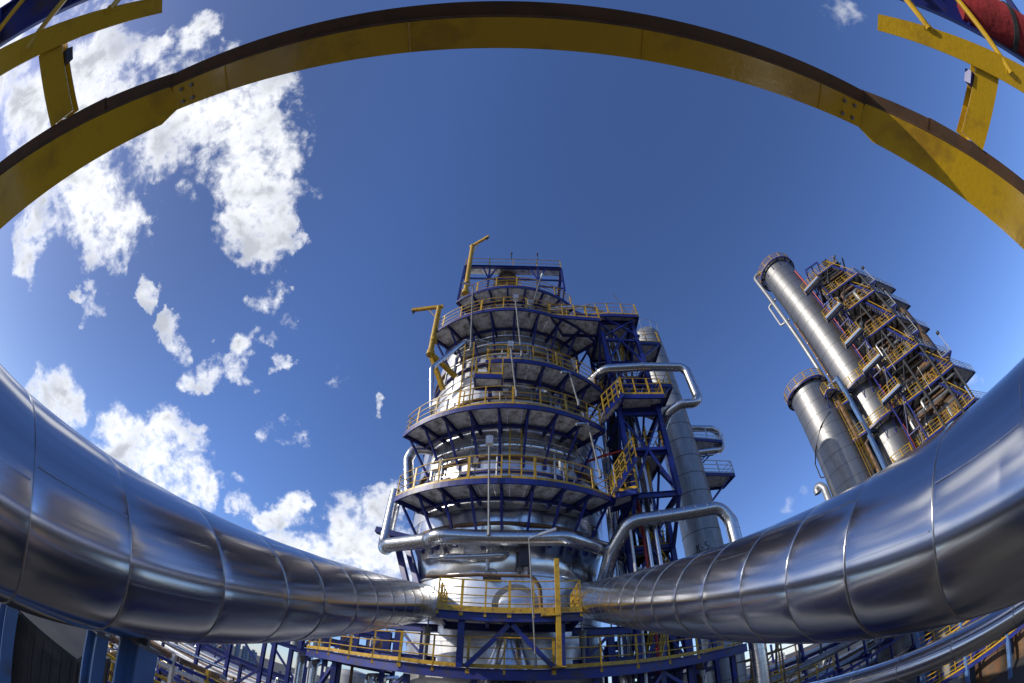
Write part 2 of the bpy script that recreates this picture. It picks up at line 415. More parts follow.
CLOUDS = [(-0.6627, 0.0185, 0.7487, 0.0921, 1), (-0.6093, 0.0433, 0.7918, 0.1167, 1), (-0.5875, 0.1458, 0.796, 0.1143, 1), (-0.5731, 0.2629, 0.7762, 0.0948, 1), (-0.5449, 0.3477, 0.763, 0.0616, 1), (-0.504, 0.3723, 0.7793, 0.044, 1), (-0.5369, 0.0593, 0.8416, 0.0562, 1), (-0.6286, -0.0497, 0.7761, 0.0795, 1), (-0.6953, -0.0107, 0.7186, 0.0854, 1), (-0.832, -0.1489, 0.5344, 0.1099, 1), (-0.8618, -0.1306, 0.4902, 0.1021, 1), (-0.8275, -0.0455, 0.5597, 0.1177, 1), (-0.8353, 0.0849, 0.5432, 0.1039, 1), (-0.8267, 0.1666, 0.5375, 0.0646, 1), (-0.8807, -0.0542, 0.4705, 0.0921, 1), (-0.7953, 0.1655, 0.5832, 0.0479, 1), (-0.8922, -0.172, 0.4176, 0.0603, 1), (-0.8688, 0.0626, 0.4912, 0.078, 1), (-0.7538, 0.059, 0.6545, 0.0534, 0.8), (-0.6428, -0.1556, 0.7501, 0.0546, 0.9), (-0.6666, -0.193, 0.72, 0.0333, 0.8), (-0.7282, -0.1458, 0.6697, 0.0501, 0.9), (-0.6998, -0.1609, 0.696, 0.0388, 0.9), (-0.5757, -0.1138, 0.8097, 0.0266, 0.8), (-0.7858, -0.209, 0.5821, 0.0289, 0.6), (-0.6048, -0.1008, 0.79, 0.032, 0.8), (-0.9299, 0.0783, 0.3593, 0.0489, 0.9), (-0.9347, 0.1139, 0.3368, 0.0316, 0.9), (-0.8601, 0.2733, 0.4307, 0.0351, 0.8), (-0.8799, 0.2416, 0.4092, 0.0164, 0.7), (-0.8434, 0.302, 0.4445, 0.0214, 0.7), (-0.7854, 0.329, 0.5244, 0.0313, 0.85), (-0.7313, 0.4298, 0.5296, 0.0307, 0.85), (-0.7073, 0.4779, 0.5208, 0.0355, 0.85), (-0.7454, 0.4034, 0.5307, 0.0205, 0.8), (-0.5494, 0.4792, 0.6846, 0.0416, 0.85), (-0.5138, 0.5198, 0.6825, 0.0292, 0.85), (-0.5977, 0.5406, 0.5921, 0.042, 0.85), (-0.6126, 0.5529, 0.5649, 0.0322, 0.8), (-0.6498, 0.5582, 0.5159, 0.035, 0.8), (-0.6958, 0.5341, 0.4802, 0.0329, 0.8), (-0.5916, 0.5878, 0.5518, 0.0247, 0.8), (-0.5395, 0.5572, 0.6313, 0.0269, 0.8), (-0.5108, 0.6093, 0.6065, 0.0219, 0.8), (-0.5364, 0.6802, 0.4997, 0.0246, 0.75), (-0.4795, 0.7134, 0.511, 0.0268, 0.8), (-0.4033, 0.6567, 0.6372, 0.024, 0.65), (-0.3126, 0.716, 0.6242, 0.0167, 0.65), (-0.5881, 0.7193, 0.3697, 0.0226, 0.7), (-0.8985, 0.3733, 0.2311, 0.0557, 0.9), (-0.8812, 0.4075, 0.2398, 0.0331, 0.85), (-0.807, 0.5223, 0.2758, 0.0586, 1), (-0.7545, 0.5819, 0.3035, 0.0785, 1), (-0.6968, 0.6444, 0.315, 0.0721, 1), (-0.648, 0.6965, 0.3084, 0.0409, 1), (-0.7422, 0.5653, 0.3599, 0.0466, 0.95), (-0.8275, 0.4932, 0.2683, 0.0269, 0.9), (-0.5038, 0.7869, 0.3563, 0.0472, 1), (-0.5211, 0.7929, 0.3158, 0.0351, 1), (-0.485, 0.7859, 0.3837, 0.0297, 1), (-0.5727, 0.7567, 0.3155, 0.0353, 0.75), (-0.3751, 0.8531, 0.3628, 0.0442, 0.8), (-0.3071, 0.8616, 0.4042, 0.0486, 0.8), (-0.2685, 0.8595, 0.435, 0.0362, 0.8), (-0.3496, 0.8823, 0.3151, 0.0838, 1), (-0.4354, 0.8474, 0.3039, 0.0547, 0.95), (-0.2396, 0.915, 0.3246, 0.0636, 1), (-0.4642, 0.8436, 0.2698, 0.0501, 0.95), (-0.2917, 0.9166, 0.2735, 0.0741, 1), (0.641, -0.2539, 0.7243, 0.0562, 0.3), (0.6316, 0.6976, 0.3381, 0.0355, 0.27), (0.6055, 0.728, 0.3216, 0.0304, 0.27), (0.9117, 0.3094, 0.2704, 0.0559, 0.3)]
# unseen clouds added toward the sun to brighten the reflections in the metal
CLOUDS += [(-.88, -.40, .27, .15, 1), (-.75, -.50, .43, .22, 1), (-.55, -.65, .52, .2, .9)]
SKY_STRENGTH = .115; AIR = 1.0; DUST = .15; OZONE = 3.0; SKY_TINT = (.90, 1.02, 1.42); SUNSIDE = (.80, .67, .60)
CLOUD_EDGE = (11.0, 11.1, 11.2); CLOUD_CORE = (5.0, 5.3, 5.9)
SUN_E = 4.2; EXPOSURE = 0.0

# ================================================================== SETTING
mb = MB(); mb.lathe([(0.01, 0), (60, 0), (400, 0), (6000, 0)], (0, 0, GROUND), 96)
g = mb.build('ground', 'concrete'); g['kind'] = 'structure'
mb = MB(); mb.prism([(-60, 44), (70, 44), (70, 50), (-60, 50)], GROUND + .004, GROUND + .008)
g = mb.build('road', 'panel', smooth=False); g['kind'] = 'structure'

# ================================================================== OVERHEAD YELLOW FRAME (45 degree knees either side of a level beam)
fr = thing('gantry_frame', (0, -.3, 2.2), 'yellow steel gantry frame arching over the whole view, with brown flange and sloping knees', 'gantry')
mb = MB(); mb.box((0, -.095, 2.24), (4.5, .175, .014)); mb.build('bottom_flange', 'beam_yellow', fr, smooth=False)
mb = MB(); mb.box((0, -.18, 2.34), (4.44, .014, .19)); mb.build('web', 'beam_yellow', fr, smooth=False)
mb = MB(); mb.box((0, -.235, 2.262), (4.52, .085, .014)); mb.tube([(-2.24, -.188, 2.243), (2.24, -.188, 2.243)], .011, 8); mb.build('brown_flange', 'primer', fr)  # shade on the flange is put into the brown primer colour
for x in (-1.72, -.55, .62, 1.8):
    mb = MB(); mb.tube([(x, -.18, 2.231), (x + .004, -.01, 2.231)], .006, 6); mb.build('weld_bead', 'beam_yellow', fr)
for x in (-2.12, -2.02, 2.02, 2.12):
    for y in (-.05, -.14):
        mb = MB(); mb.tube([(x, y, 2.215), (x, y, 2.24)], .014, 6); mb.build('bolt', 'grey', fr, smooth=False)
S2 = math.sqrt(.5)
for sx in (-1, 1):
    def K(s, y, n=0.0):          # s metres down the knee, n metres out of its face
        return Vector((sx * (2.2 + s * S2 + n * S2), y, 2.2 - s * S2 + n * S2))
    mb = MB()
    pts = [(-.05, -.02), (.10, .05), (1.7, .06), (2.45, .06), (2.45, -.30), (1.5, -.285), (.0, -.19)]
    for n in (0, .016): mb.v += [tuple(K(s, y, n + .03)) for s, y in pts]
    k = len(pts); mb.f = [tuple(range(k)), tuple(range(2 * k - 1, k - 1, -1))] + [(i, k + i, k + (i + 1) % k, (i + 1) % k) for i in range(k)]; mb.mi = [0] * len(mb.f)
    mb.build('knee_plate', 'beam_yellow', fr, smooth=False)
    mb = MB(); nz_ = K(0, 0, 1) - K(0, 0, 0); fl = [(-.03, -.232), (.5, -.275), (1.5, -.325), (2.45, -.345)]
    for (s0, q0), (s1, q1) in zip(fl, fl[1:]): mb.bar(K(s0 - .01, q0, .062), K(s1 + .01, q1, .062), .095 + .012 * s1, .014, nz_)
    mb.tube([K(s, q + .045, .045) for s, q in fl], .012, 8)
    mb.build('knee_flange', 'primer', fr)  # the same shade put into the knee's brown primer
    mb = MB(); mb.bar(K(.05, -.2, .13), K(2.45, -.22, .13), .016, .15, nz_); mb.build('knee_web', 'beam_yellow', fr, smooth=False)
    # spacer between the two frames
    mb = MB()
    for y0, y1 in ((-.36, -1.0),):
        c0 = K(.86, y0, .05); c1 = K(.93, y1, .05)
        mb.bar(c0, c1, .20, .016, K(0, 0, 1) - K(0, 0, 0)); mb.bar(c0 + (K(0, 0, 1) - K(0, 0, 0)) * .1, c1 + (K(0, 0, 1) - K(0, 0, 0)) * .1, .016, .18, K(0, 0, 1) - K(0, 0, 0))
        mb.bar(c0 + (K(0, 0, 1) - K(0, 0, 0)) * .2, c1 + (K(0, 0, 1) - K(0, 0, 0)) * .2, .20, .016, K(0, 0, 1) - K(0, 0, 0))
    mb.build('spacer', 'beam_yellow', fr, smooth=False)
    # second, outer plate with brace rods
    mb = MB(); pts = [(0.03, -.77), (.03, -.90), (1.42, -1.22), (2.45, -1.32), (2.45, -1.06), (1.42, -1.0)]; mb.v = []
    for n in (0, .016): mb.v += [tuple(K(s, y, n + .01)) for s, y in pts]
    k = len(pts); mb.f = [tuple(range(k)), tuple(range(2 * k - 1, k - 1, -1))] + [(i, k + i, k + (i + 1) % k, (i + 1) % k) for i in range(k)]; mb.mi = [0] * len(mb.f)
    mb.build('outer_plate', 'beam_yellow', fr, smooth=False)
    for s0 in (.42, 1.12, 1.9):
        mb = MB(); mb.tube([K(s0, -.93 - s0 * .1, .0), K(s0 - .75, -1.75, .35)], .027, 8); mb.tube([K(s0, -.92 - s0 * .1, 0), K(s0, -.925 - s0 * .1, .01)], .045, 8)
        mb.build('brace_rod', 'beam_yellow', fr)
    mb = MB(); mb.ibeam((sx * 4.14, -.17, .62), (sx * 4.14, -.17, GROUND), .26, .26, .02, (0, 1, 0)); mb.build('leg', 'beam_yellow', fr, smooth=False)
    mb = MB(); mb.ibeam((sx * 4.14, -1.2, .62), (sx * 4.14, -1.2, GROUND), .26, .26, .02, (0, 1, 0))
    mb.build('leg', 'beam_yellow', fr, smooth=False)
    mb = MB(); mb.box(K(.80, -.80, .09), (.13, .10, .06)); mb.build('clip_plate', 'dark' if sx < 0 else 'blue', fr, smooth=False)
def girder(sx, label):
    t = thing('girder', (sx * 3, -1.6, 2.0), label, 'girder')
    a = Vector((sx * 1.9, -1.3, 3.1)); b = Vector((sx * 5.8, -1.9, -.9))
    nrm = Vector((sx * S2, 0, S2))
    mb = MB(); mb.bar(a, b, .34, .02, nrm); mb.build('side_plate', 'blue', t, smooth=False)
    mb = MB()
    for q in (-.17, .17): mb.bar(a + Vector((0, q, 0)) - nrm * .03, b + Vector((0, q, 0)) - nrm * .03, .02, .09, nrm)
    mb.build('flange', 'blue', t, smooth=False)
    for f in (.17, .3, .43, .56, .7, .85):
        mb = MB(); p = a + (b - a) * f; mb.bar(p + Vector((0, -.17, 0)) - nrm * .03, p + Vector((0, .17, 0)) - nrm * .03, .016, .09, nrm); mb.build('stiffener', 'blue', t, smooth=False)
    mb = MB(); c = a + Vector((0, -.9, .3)); d = b + Vector((0, -.9, .3)); mb.ibeam(c, d, .16, .2, .02, nrm)
    for f in (.25, .45, .65, .85):
        mb.bar(a + (b - a) * f, c + (d - c) * (f - .12), .06, .06)
    mb.build('bracing', 'blue', t, smooth=False)
    mb = MB(); mb.ibeam(b, (b.x, b.y, GROUND), .25, .25, .02, (0, 1, 0)); mb.build('leg', 'blue', t, smooth=False)
girder(-1, 'cobalt blue plated girder behind the yellow gantry, top left corner')
girder(1, 'cobalt blue girder beside the red canvas roll, behind the yellow gantry')
mb = MB(); mb.tube([(2.98, -1.5, 1.95), (3.0, -1.5, 1.92), (3.1, -1.52, 1.82), (3.5, -1.6, 1.45), (3.9, -1.68, 1.1), (3.95, -1.69, 1.05)], [.05, .15, .2, .21, .2, .08], 24)
tag(mb.build('canvas_roll', 'redcloth'), 'red canvas roll lashed between yellow rods and the blue girder', 'canvas roll')
for f_ in (.3, .75):
    q = Vector((3.1, -1.52, 1.82)).lerp(Vector((3.9, -1.68, 1.1)), f_); d = Vector((.8, -.16, -.72)).normalized()
    mb = MB(); mb.tube([q - d * .025, q + d * .025], .222, 24); tag(mb.build('lashing_strap', 'dark'), ('upper', 'lower')[int(f_ > .5)] + ' dark strap lashed round the red canvas roll', 'strap')
t = thing('davit_plate', (3.1, -1.85, 2.4), 'yellow plate crossing above the red canvas roll at the frame corner', 'plate')
mb = MB(); mb.bar((2.45, -1.62, 2.62), (4.6, -1.95, 1.2), .3, .02, (S2, 0, S2)); mb.build('face_plate', 'beam_yellow', t, smooth=False)
mb = MB(); mb.bar((2.45, -1.5, 2.66), (4.6, -1.83, 1.24), .02, .1, (S2, 0, S2)); mb.build('rib', 'beam_yellow', t, smooth=False)

# ================================================================== THE TWO BIG TRANSFER PIPES
D15 = Vector((0, math.cos(R(15)), math.sin(R(15)))); U15 = Vector((0, -math.sin(R(15)), math.cos(R(15))))
def big_pipe(sx, u, joints, label, ridge, slope=15.0):
    X = sx * 3.13; rad = .745
    D_ = Vector((0, math.cos(R(slope)), math.sin(R(slope)))); U15 = Vector((0, -math.sin(R(slope)), math.cos(R(slope))))
    axis = lambda s: Vector((X, 0, 0)) + U15 * u + D_ * s
    t = thing('transfer_pipe', axis(3), label, 'pipe')
    rnd = random.Random(5 + sx)
    n = 72
    for k, (s0, s1) in enumerate(zip(joints, joints[1:])):
        mb = MB(); vs = []; dr = rnd.uniform(-.002, .002)
        tilt = Vector((rnd.uniform(-1, 1), 0, 0)) * .007 + U15 * rnd.uniform(-1, 1) * .007
        prof = [(s0 + .004, -.006), (s0 + .05, -.001), (s0 + .16, .0)] + [(s0 + (s1 - s0) * f, .0022 * math.sin(PI * f)) for f in (.3, .5, .7)] + [(s1 - .16, .0), (s1 - .05, -.001), (s1 - .004, -.006)]
        for s, q in prof:
            c = axis(s) + tilt * ((s - s0) / (s1 - s0) - .5)
            for i in range(n):
                a = 2 * PI * i / n
                vs.append(c + (Vector((1, 0, 0)) * math.cos(a) + U15 * math.sin(a)) * (rad + dr + q))
        fs = []
        for j in range(len(prof) - 1):
            for i in range(n): fs.append((j * n + i, j * n + (i + 1) % n, (j + 1) * n + (i + 1) % n, (j + 1) * n + i))
        mb.add(vs, fs)
        mb.build('cladding_sheet', 'pipe_clad', t, sharp=60)
        # lapped longitudinal seam, staggered from sheet to sheet
        a = ridge[k % len(ridge)]; mb = MB(); ring = []
        for s in (s0 + .03, s1 - .03):
            for da in (-.008, .008):
                ca = R(a) + da
                ring.append(axis(s) + (Vector((1, 0, 0)) * math.cos(ca) + U15 * math.sin(ca)) * (rad + .003))
        for s in (s0 + .03, s1 - .03):
            for da in (-.008, .008):
                ca = R(a) + da
                ring.append(axis(s) + (Vector((1, 0, 0)) * math.cos(ca) + U15 * math.sin(ca)) * (rad + .0065))
        mb.add(ring, [(4, 5, 7, 6), (0, 4, 6, 2), (1, 3, 7, 5), (0, 1, 5, 4), (2, 6, 7, 3)])
        mb.build('lap_seam', 'seam', t, smooth=False)
    for s in joints[1:-1]:
        mb = MB(); vs = []; prof = [(-.02, -.006), (-.018, .001), (-.008, .0012), (.0, .0022), (.008, .0012), (.018, .001), (.02, -.006)]
        for q, dz in prof:
            for i in range(n):
                a = 2 * PI * i / n
                vs.append(axis(s + q * .2) + (Vector((1, 0, 0)) * math.cos(a) + U15 * math.sin(a)) * (rad + dz))
        fs = []
        for j in range(len(prof) - 1):
            for i in range(n): fs.append((j * n + i, j * n + (i + 1) % n, (j + 1) * n + (i + 1) % n, (j + 1) * n + i))
        mb.add(vs, fs); mb.build('seam_band', 'seam', t, sharp=60)
    e = joints[-1]
    mb = MB(); mb.tube([axis(e - .02), axis(e + .34)], rad + .02, 48); mb.tube([axis(e + .34), axis(e + .5)], rad * .96, 48); mb.build('end_collar', 'galv', t)
    mb = MB(); mb.tube([axis(e + .45), axis(e + 2.2)], rad * .9, 40); mb.build('nozzle_neck', 'small_clad', t)
    return axis
axL = big_pipe(-1, -.40, [-6.6, -5.4, -4.2, -3, -1.9, -.75, .45, 1.15, 2.05, 3.25, 4.5, 5.6, 6.95, 8.15, 9.4, 10.6, 11.8, 13.0, 14.2, 15.4, 16.6],
               'broad blue-reflecting clad pipe on the left, rising to the silver column', [158, 38, 200, 128, 35, 40, 20, 28, -8, 42, 5, 30])
axR = big_pipe(1, -.25, [-6.6, -5.4, -4.2, -3, -1.9, -.9, .0, .75, 1.55, 2.45, 3.25, 4.1, 5.05, 6.0, 7.05, 8.1, 9.15, 10.2, 11.25, 12.3, 13.35, 14.4, 15.5, 16.6],
               'broad bright clad pipe on the right, rising to the silver column', [150, 190, 170, 140, 190, 145, 172, 150, 172, 130, 125, 140, 120], 15.3)
# slimmer pipe below the right one
mb = pipe_mesh([(6.5, -4, -2.0), (6.5, 1, -1.64), (6.5, 16.5, -.85), (6.5, 18.5, -.95)], .27, .8, 28, 1.3)
tag(mb.build('clad_pipe', ['pipe_clad', 'band']), 'slim shiny clad pipe running below the broad right pipe', 'pipe')
# small blue saddle posts carrying the big pipes
def h_column(name, x, y, z1, w, label, mat='blue_light', group=None, cap=True):
    t = thing(name, (x, y, GROUND), label, 'column', group)
    mb = MB(); mb.bar((x - w / 2, y, GROUND), (x - w / 2, y, z1), .022, w, (0, 1, 0)); mb.bar((x + w / 2, y, GROUND), (x + w / 2, y, z1), .022, w, (0, 1, 0)); mb.box((x, y, (GROUND + z1) / 2), (w - .03, .022, z1 - GROUND))
    mb.build('shaft', mat, t, smooth=False)
    if cap:
        mb = MB(); mb.box((x, y, z1 + .02), (w * 1.25, w * 1.2, .035)); mb.build('cap_plate', 'grey', t, smooth=False)
        mb = MB(); mb.box((x, y, z1 + .09), (.03, w, .12)); mb.box((x, y, z1 + .09), (w * .9, .03, .12)); mb.build('shoe', 'grey', t, smooth=False)
    return t
h_column('steel_column', -3.28, 2.68, -.60, .15, 'slim pale blue steel column under the broad dark pipe')
h_column('steel_column', -3.02, 2.98, -.46, .26, 'wide pale blue steel column under the broad dark pipe')
# dark panelled duct box below the left pipe
t = thing('duct_box', (-5.3, 3.6, GROUND), 'dark panelled box with a grey sloping cap below the left pipe', 'duct')
mb = MB(); mb.prism([(-5.55, 2.95), (-4.72, 3.55), (-5.9, 5.2), (-6.8, 4.4)], GROUND, -1.42); mb.build('wall_panel', 'panel', t, smooth=False)
for (xa, ya), (xb, yb) in (((-5.55, 2.95), (-4.72, 3.55)), ((-4.72, 3.55), (-5.9, 5.2))):
    for i in range(7):
        f_ = (i + .5) / 7; mb = MB(); mb.box((xa + (xb - xa) * f_, ya + (yb - ya) * f_, (GROUND - 1.46) / 2), (.03, .05, -GROUND - 1.46), math.atan2(yb - ya, xb - xa)); mb.build('rib', 'panel', t, smooth=False)
mb = MB(); c4 = [(-5.52, 2.92, -1.40), (-4.68, 3.55, -1.40), (-5.9, 5.25, -.85), (-6.9, 4.4, -.85)]
mb.add(c4 + [(x, y, z + .03) for x, y, z in c4], [(3, 2, 1, 0), (4, 5, 6, 7), (0, 1, 5, 4), (1, 2, 6, 5), (2, 3, 7, 6), (3, 0, 4, 7)]); mb.build('cap_sheet', 'dark', t, smooth=False)
h_column('steel_column', -5.42, 2.78, -1.28, .2, 'pale blue steel column at the corner of the dark panelled box', cap=False)

# ================================================================== THE BIG COLUMN
TC = (0.0, 20.0)
tw = thing('vacuum_column', (0, 20, GROUND), 'giant silver clad column ringed by blue and yellow walkways', 'column')
mb = MB(); mb.lathe([(4.3, -12), (4.3, 5.3)], (0, 20, 0), 96)
for z in (-4, -1.5, .6, 2.4, 4.2): mb.lathe([(4.302, z), (4.325, z + .01), (4.325, z + .05), (4.302, z + .06)], (0, 20, 0), 96)
mb.build('skirt', 'tower_clad', tw)
# crumpled transition with real buckles
rnd = random.Random(3)
def wavy(prof, amp, n=128, seed=1, name='shell', mat='crumple_clad', freq=(9, 14, 5)):
    rn = random.Random(seed); ph = [rn.uniform(0, 6) for _ in range(12)]; mb = MB(); vs = []
    for r, z in prof:
        for i in range(n):
            a = 2 * PI * i / n
            d = math.sin(freq[0] * a + ph[0] + 1.3 * math.sin(z * 2.1 + ph[3])) * math.cos(z * 2.6 + ph[1] + 2 * math.sin(3 * a)) + .6 * math.sin(freq[1] * a + z * 1.7 + ph[2]) * math.sin(z * 3.1 + ph[4]) + .35 * math.sin(23 * a + ph[5]) * math.sin(z * 4.3 + ph[6])
            rr = r + amp * d
            vs.append((rr * math.cos(a), 20 + rr * math.sin(a), z))
    fs = []
    for j in range(len(prof) - 1):
        for i in range(n): fs.append((j * n + i, j * n + (i + 1) % n, (j + 1) * n + (i + 1) % n, (j + 1) * n + i))
    mb.add(vs, fs); return mb.build(name, mat, tw, sharp=70)
wavy([(4.3, 5.3), (4.36, 5.45), (4.4, 5.7), (4.42, 5.95), (4.43, 6.2), (4.46, 6.45), (4.55, 6.7), (4.62, 6.9), (4.66, 7.1), (4.68, 7.35), (4.69, 7.6), (4.7, 7.8), (4.7, 8.0)], .035, seed=4)
def shell(z0, z1, r, amp=.010, seed=2):
    k = max(3, int((z1 - z0) / .3)); wavy([(r, z0 + (z1 - z0) * i / k) for i in range(k + 1)], amp, seed=seed, mat='tower_clad', freq=(7, 11, 4))
shell(8.0, 11.6, 4.7, .012, 11); shell(11.6, 14.7, 4.68, .010, 12); shell(14.7, 18.9, 4.6, .009, 13); shell(18.9, 22.1, 4.45, .008, 14)
mb = MB(); mb.lathe([(4.45, 22.1), (4.44, 22.6), (4.25, 23.4), (3.85, 24.15), (3.2, 24.8), (2.3, 25.3), (1.2, 25.6), (.02, 25.7)], (0, 20, 0), 72); mb.build('top_head', 'tower_clad', tw)
for z, r in ((7.25, 4.72), (9.75, 4.73), (10.45, 4.74), (13.3, 4.72), (14.0, 4.72), (16.6, 4.66), (17.5, 4.66), (20.5, 4.5), (21.3, 4.5)):
    mb = MB(); mb.lathe([(r - .05, z - .07), (r + .09, z - .06), (r + .09, z + .06), (r - .05, z + .07)], (0, 20, 0), 96); mb.build('stiffener_ring', 'rust' if z in (7.25, 10.45, 14.0, 17.5) else 'blue', tw)
for z, r in ((8.95, 4.72), (9.3, 4.72), (12.6, 4.70), (12.95, 4.70), (15.4, 4.63), (16.0, 4.63), (19.6, 4.48), (20.0, 4.48), (3.3, 4.33), (5.2, 4.35)):
    mb = MB(); mb.lathe([(r - .03, z - .02), (r + .012, z - .015), (r + .012, z + .015), (r - .03, z + .02)], (0, 20, 0), 96); mb.build('cladding_band', 'band', tw)
for a, z, s in ((-27, 9.6, 1), (33, 9.9, .8), (27, 13.6, .8), (-32, 13.4, 1)):
    p = pol(TC, 4.6, a, z); q = pol(TC, 4.98, a, z); mb = MB(); mb.tube([p, q], .16 * s, 14); mb.tube([q, pol(TC, 5.08, a, z)], .24 * s, 14); mb.build('nozzle', 'galv', tw)
# manway on the service platform level
mb = MB(); mb.tube([(.35, 16.1, 3.75), (.35, 15.15, 3.75)], .78, 32); mb.build('manway_neck', 'crumple_clad', tw)
mb = MB(); mb.tube([(.35, 15.16, 3.75), (.35, 15.04, 3.75)], .84, 32); mb.build('manway_flange', 'grey', tw)
mb = MB(); mb.lathe([(.02, 0), (.5, -.06), (.74, -.2)], (0, 0, 0), 24)
mb.v = [(.35 + x, 14.92 - z * 1.0, 3.75 + y) for x, y, z in mb.v]; mb.build('manway_cover', 'tower_clad', tw)
# conical drip skirt below
mb = MB(); mb.tube([(.15, 16.3, -.6), (.15, 14.9, 1.0), (.15, 14.75, 2.5)], [.95, .9, .35], 24); mb.build('drain_hopper', 'small_clad', tw)
# open vent at the very top
mb = MB(); mb.lathe([(.02, 0), (.6, 0), (.72, .25), (.76, .9), (.8, .9), (.8, 1.0), (.7, 1.25), (.45, 1.5), (.02, 1.62)], (-.45, 16.35, 25.2), 28); mb.tube([(-.45, 17.8, 24.2), (-.45, 16.5, 24.6), (-.45, 16.35, 25.3)], .62, 20); mb.build('vent_hood', 'primer', tw)

G1 = 'curved walkways round the big silver column'
walkway(TC, 4.70, 6.40, -48, 43, 8.34, 'lowest full curved walkway round the silver column, above the bent ring pipe', G1, wall=4.72, drop=1.9)
walkway(TC, 4.68, 6.42, -52, 43, 12.06, 'long curved walkway at mid column height, with an outer stair to the stair tower', G1, wall=4.7, drop=1.9)
walkway(TC, 4.62, 6.38, -11, 52, 14.93, 'short curved walkway on the right half of the silver column', G1, wall=4.64, drop=1.7)
walkway(TC, 4.50, 6.42, -48, 50, 19.05, 'curved walkway level with the bent yellow davit and the bridge to the stair tower', G1, wall=4.55, drop=1.9)
walkway(TC, 4.42, 5.85, -38, 42, 22.2, 'topmost curved walkway just below the rectangular lifting frame', G1, wall=4.45, drop=1.5)
# small inner landing on the D level front
# ---- low service deck
low = [(-9.3, 19.4), (-6.6, 16.4), (-3.3, 14.2), (0, 13.62), (3.0, 13.95), (5.7, 15.1), (9.6, 16.3), (9.6, 18.3), (6.3, 17.6), (4.2, 16.6), (2.4, 15.9), (-2.4, 15.9), (-4.6, 17.4), (-7.6, 20.6)]
t = thing('service_deck', (0, 14, 1.15), 'wide low blue service deck with yellow railing at the foot of the silver column', 'walkway', 'flat service decks at the column foot')
mb = MB(); mb.prism(low, 1.1, 1.15); mb.build('deck', 'deck', t, smooth=False)
mb = MB()
for a, b in zip(low[:7], low[1:7]): mb.ibeam((a[0], a[1], .95), (b[0], b[1], .95), .2, .38, .02); mb.bar((a[0], a[1] + .02, 1.1), (b[0], b[1] + .02, 1.1), .06, .1)
mb.build('edge_beam', 'blue', t, smooth=False)
for x, y in ((-6.4, 16.7), (-3.1, 14.6), (-.9, 14.05), (2.9, 14.3), (5.5, 15.4), (8.9, 16.4), (-8.6, 19)):
    mb = MB(); mb.ibeam((x, y, .75), (x, y, GROUND), .2, .2, .02, (0, 1, 0)); mb.build('column', 'blue', t, smooth=False)
for (a, b) in (((-6.4, 16.7, -2.6), (-3.1, 14.6, .7)), ((-3.1, 14.6, -2.4), (-.9, 14.05, .7)), ((2.9, 14.3, -2.4), (5.5, 15.4, .7)), ((8.9, 16.4, -2), (5.5, 15.4, .7)), ((-8.6, 19, -2.2), (-6.4, 16.7, .7))):
    mb = MB(); mb.bar(a, b, .14, .14); mb.build('brace', 'blue', t, smooth=False)
railing(t, [(x, y - .02 if y > 14 else y, 1.15) for x, y in [(-9.2, 19.3)] + low[1:6] + [(8.3, 15.95)]], step=1.3, rr=.026)
# dense blue steelwork on the deck, either side of the skirt
for sx, nm in ((-1, 'left'), (1, 'right')):
    t = thing('saddle_frame', (sx * 3.2, 15.6, 1.15), 'blue steel saddle frame that carries the broad %s pipe at the column' % nm, 'support frame')
    for x, y in ((2.75, 15.3), (3.75, 15.7), (4.4, 16.6)):
        mb = MB(); mb.ibeam((sx * x, y, 1.15), (sx * x, y, 2.55), .26, .3, .02, (0, 1, 0)); mb.box((sx * x, y, 1.2), (.5, .5, .06)); mb.build('post', 'blue', t, smooth=False)
    mb = MB(); mb.ibeam((sx * 2.3, 15.2, 2.7), (sx * 4.6, 15.9, 2.7), .24, .3); mb.ibeam((sx * 2.3, 15.25, 1.45), (sx * 4.7, 16.0, 1.45), .2, .3); mb.build('beam', 'blue', t, smooth=False)
    mb = MB(); mb.bar((sx * 2.75, 15.25, 1.6), (sx * 3.75, 15.65, 2.6), .1, .1); mb.build('brace', 'blue', t, smooth=False)
    t = thing('spring_hanger', (sx * 2.62, 14.9, 2.1), 'pinkish grey spring hanger with rod below the broad %s pipe' % nm, 'pipe support')
    mb = MB(); mb.tube([(sx * 2.62, 14.9, 2.0), (sx * 2.62, 14.9, 2.62)], .13, 16); mb.tube([(sx * 2.62, 14.9, 2.6), (sx * 2.62, 14.9, 2.66)], .16, 16); mb.tube([(sx * 2.62, 14.9, 1.16), (sx * 2.62, 14.9, 2.0)], .06, 10); mb.build('can', 'grey', t)
    mb = MB(); mb.tube([(sx * 2.62, 14.9, 2.6), (sx * 2.5, 14.9, 4.3)], .025, 6); mb.build('rod', 'galv', t)
# ---- mid platform with its portal frame
t = thing('service_platform', (0, 13.5, 3.1), 'straight yellow-railed platform on a blue inverted V frame before the manway', 'walkway', 'flat service decks at the column foot')
mb = MB(); mb.box((.12, 14.55, 3.1), (4.5, 2.1, .05)); mb.build('deck', 'deck', t, smooth=False)
mb = MB(); mb.ibeam((-2.15, 13.56, 2.93), (2.4, 13.56, 2.93), .18, .3, .02); mb.ibeam((-2.15, 15.5, 2.93), (2.4, 15.5, 2.93), .18, .3, .02)
for x in (-2.1, -.6, .9, 2.35): mb.bar((x, 13.6, 2.97), (x, 15.5, 2.97), .12, .18)
mb.build('edge_beam', 'blue', t, smooth=False)
for x in (-1.35, 1.75):
    mb = MB(); mb.ibeam((x, 13.75, 1.16), (x, 13.75, 2.78), .2, .2, .02, (0, 1, 0)); mb.build('column', 'blue', t, smooth=False)
for x0 in (-1.15, 1.5):
    mb = MB(); mb.bar((x0, 13.72, 1.2), (.17, 13.72, 2.78), .15, .15); mb.build('brace', 'blue', t, smooth=False)
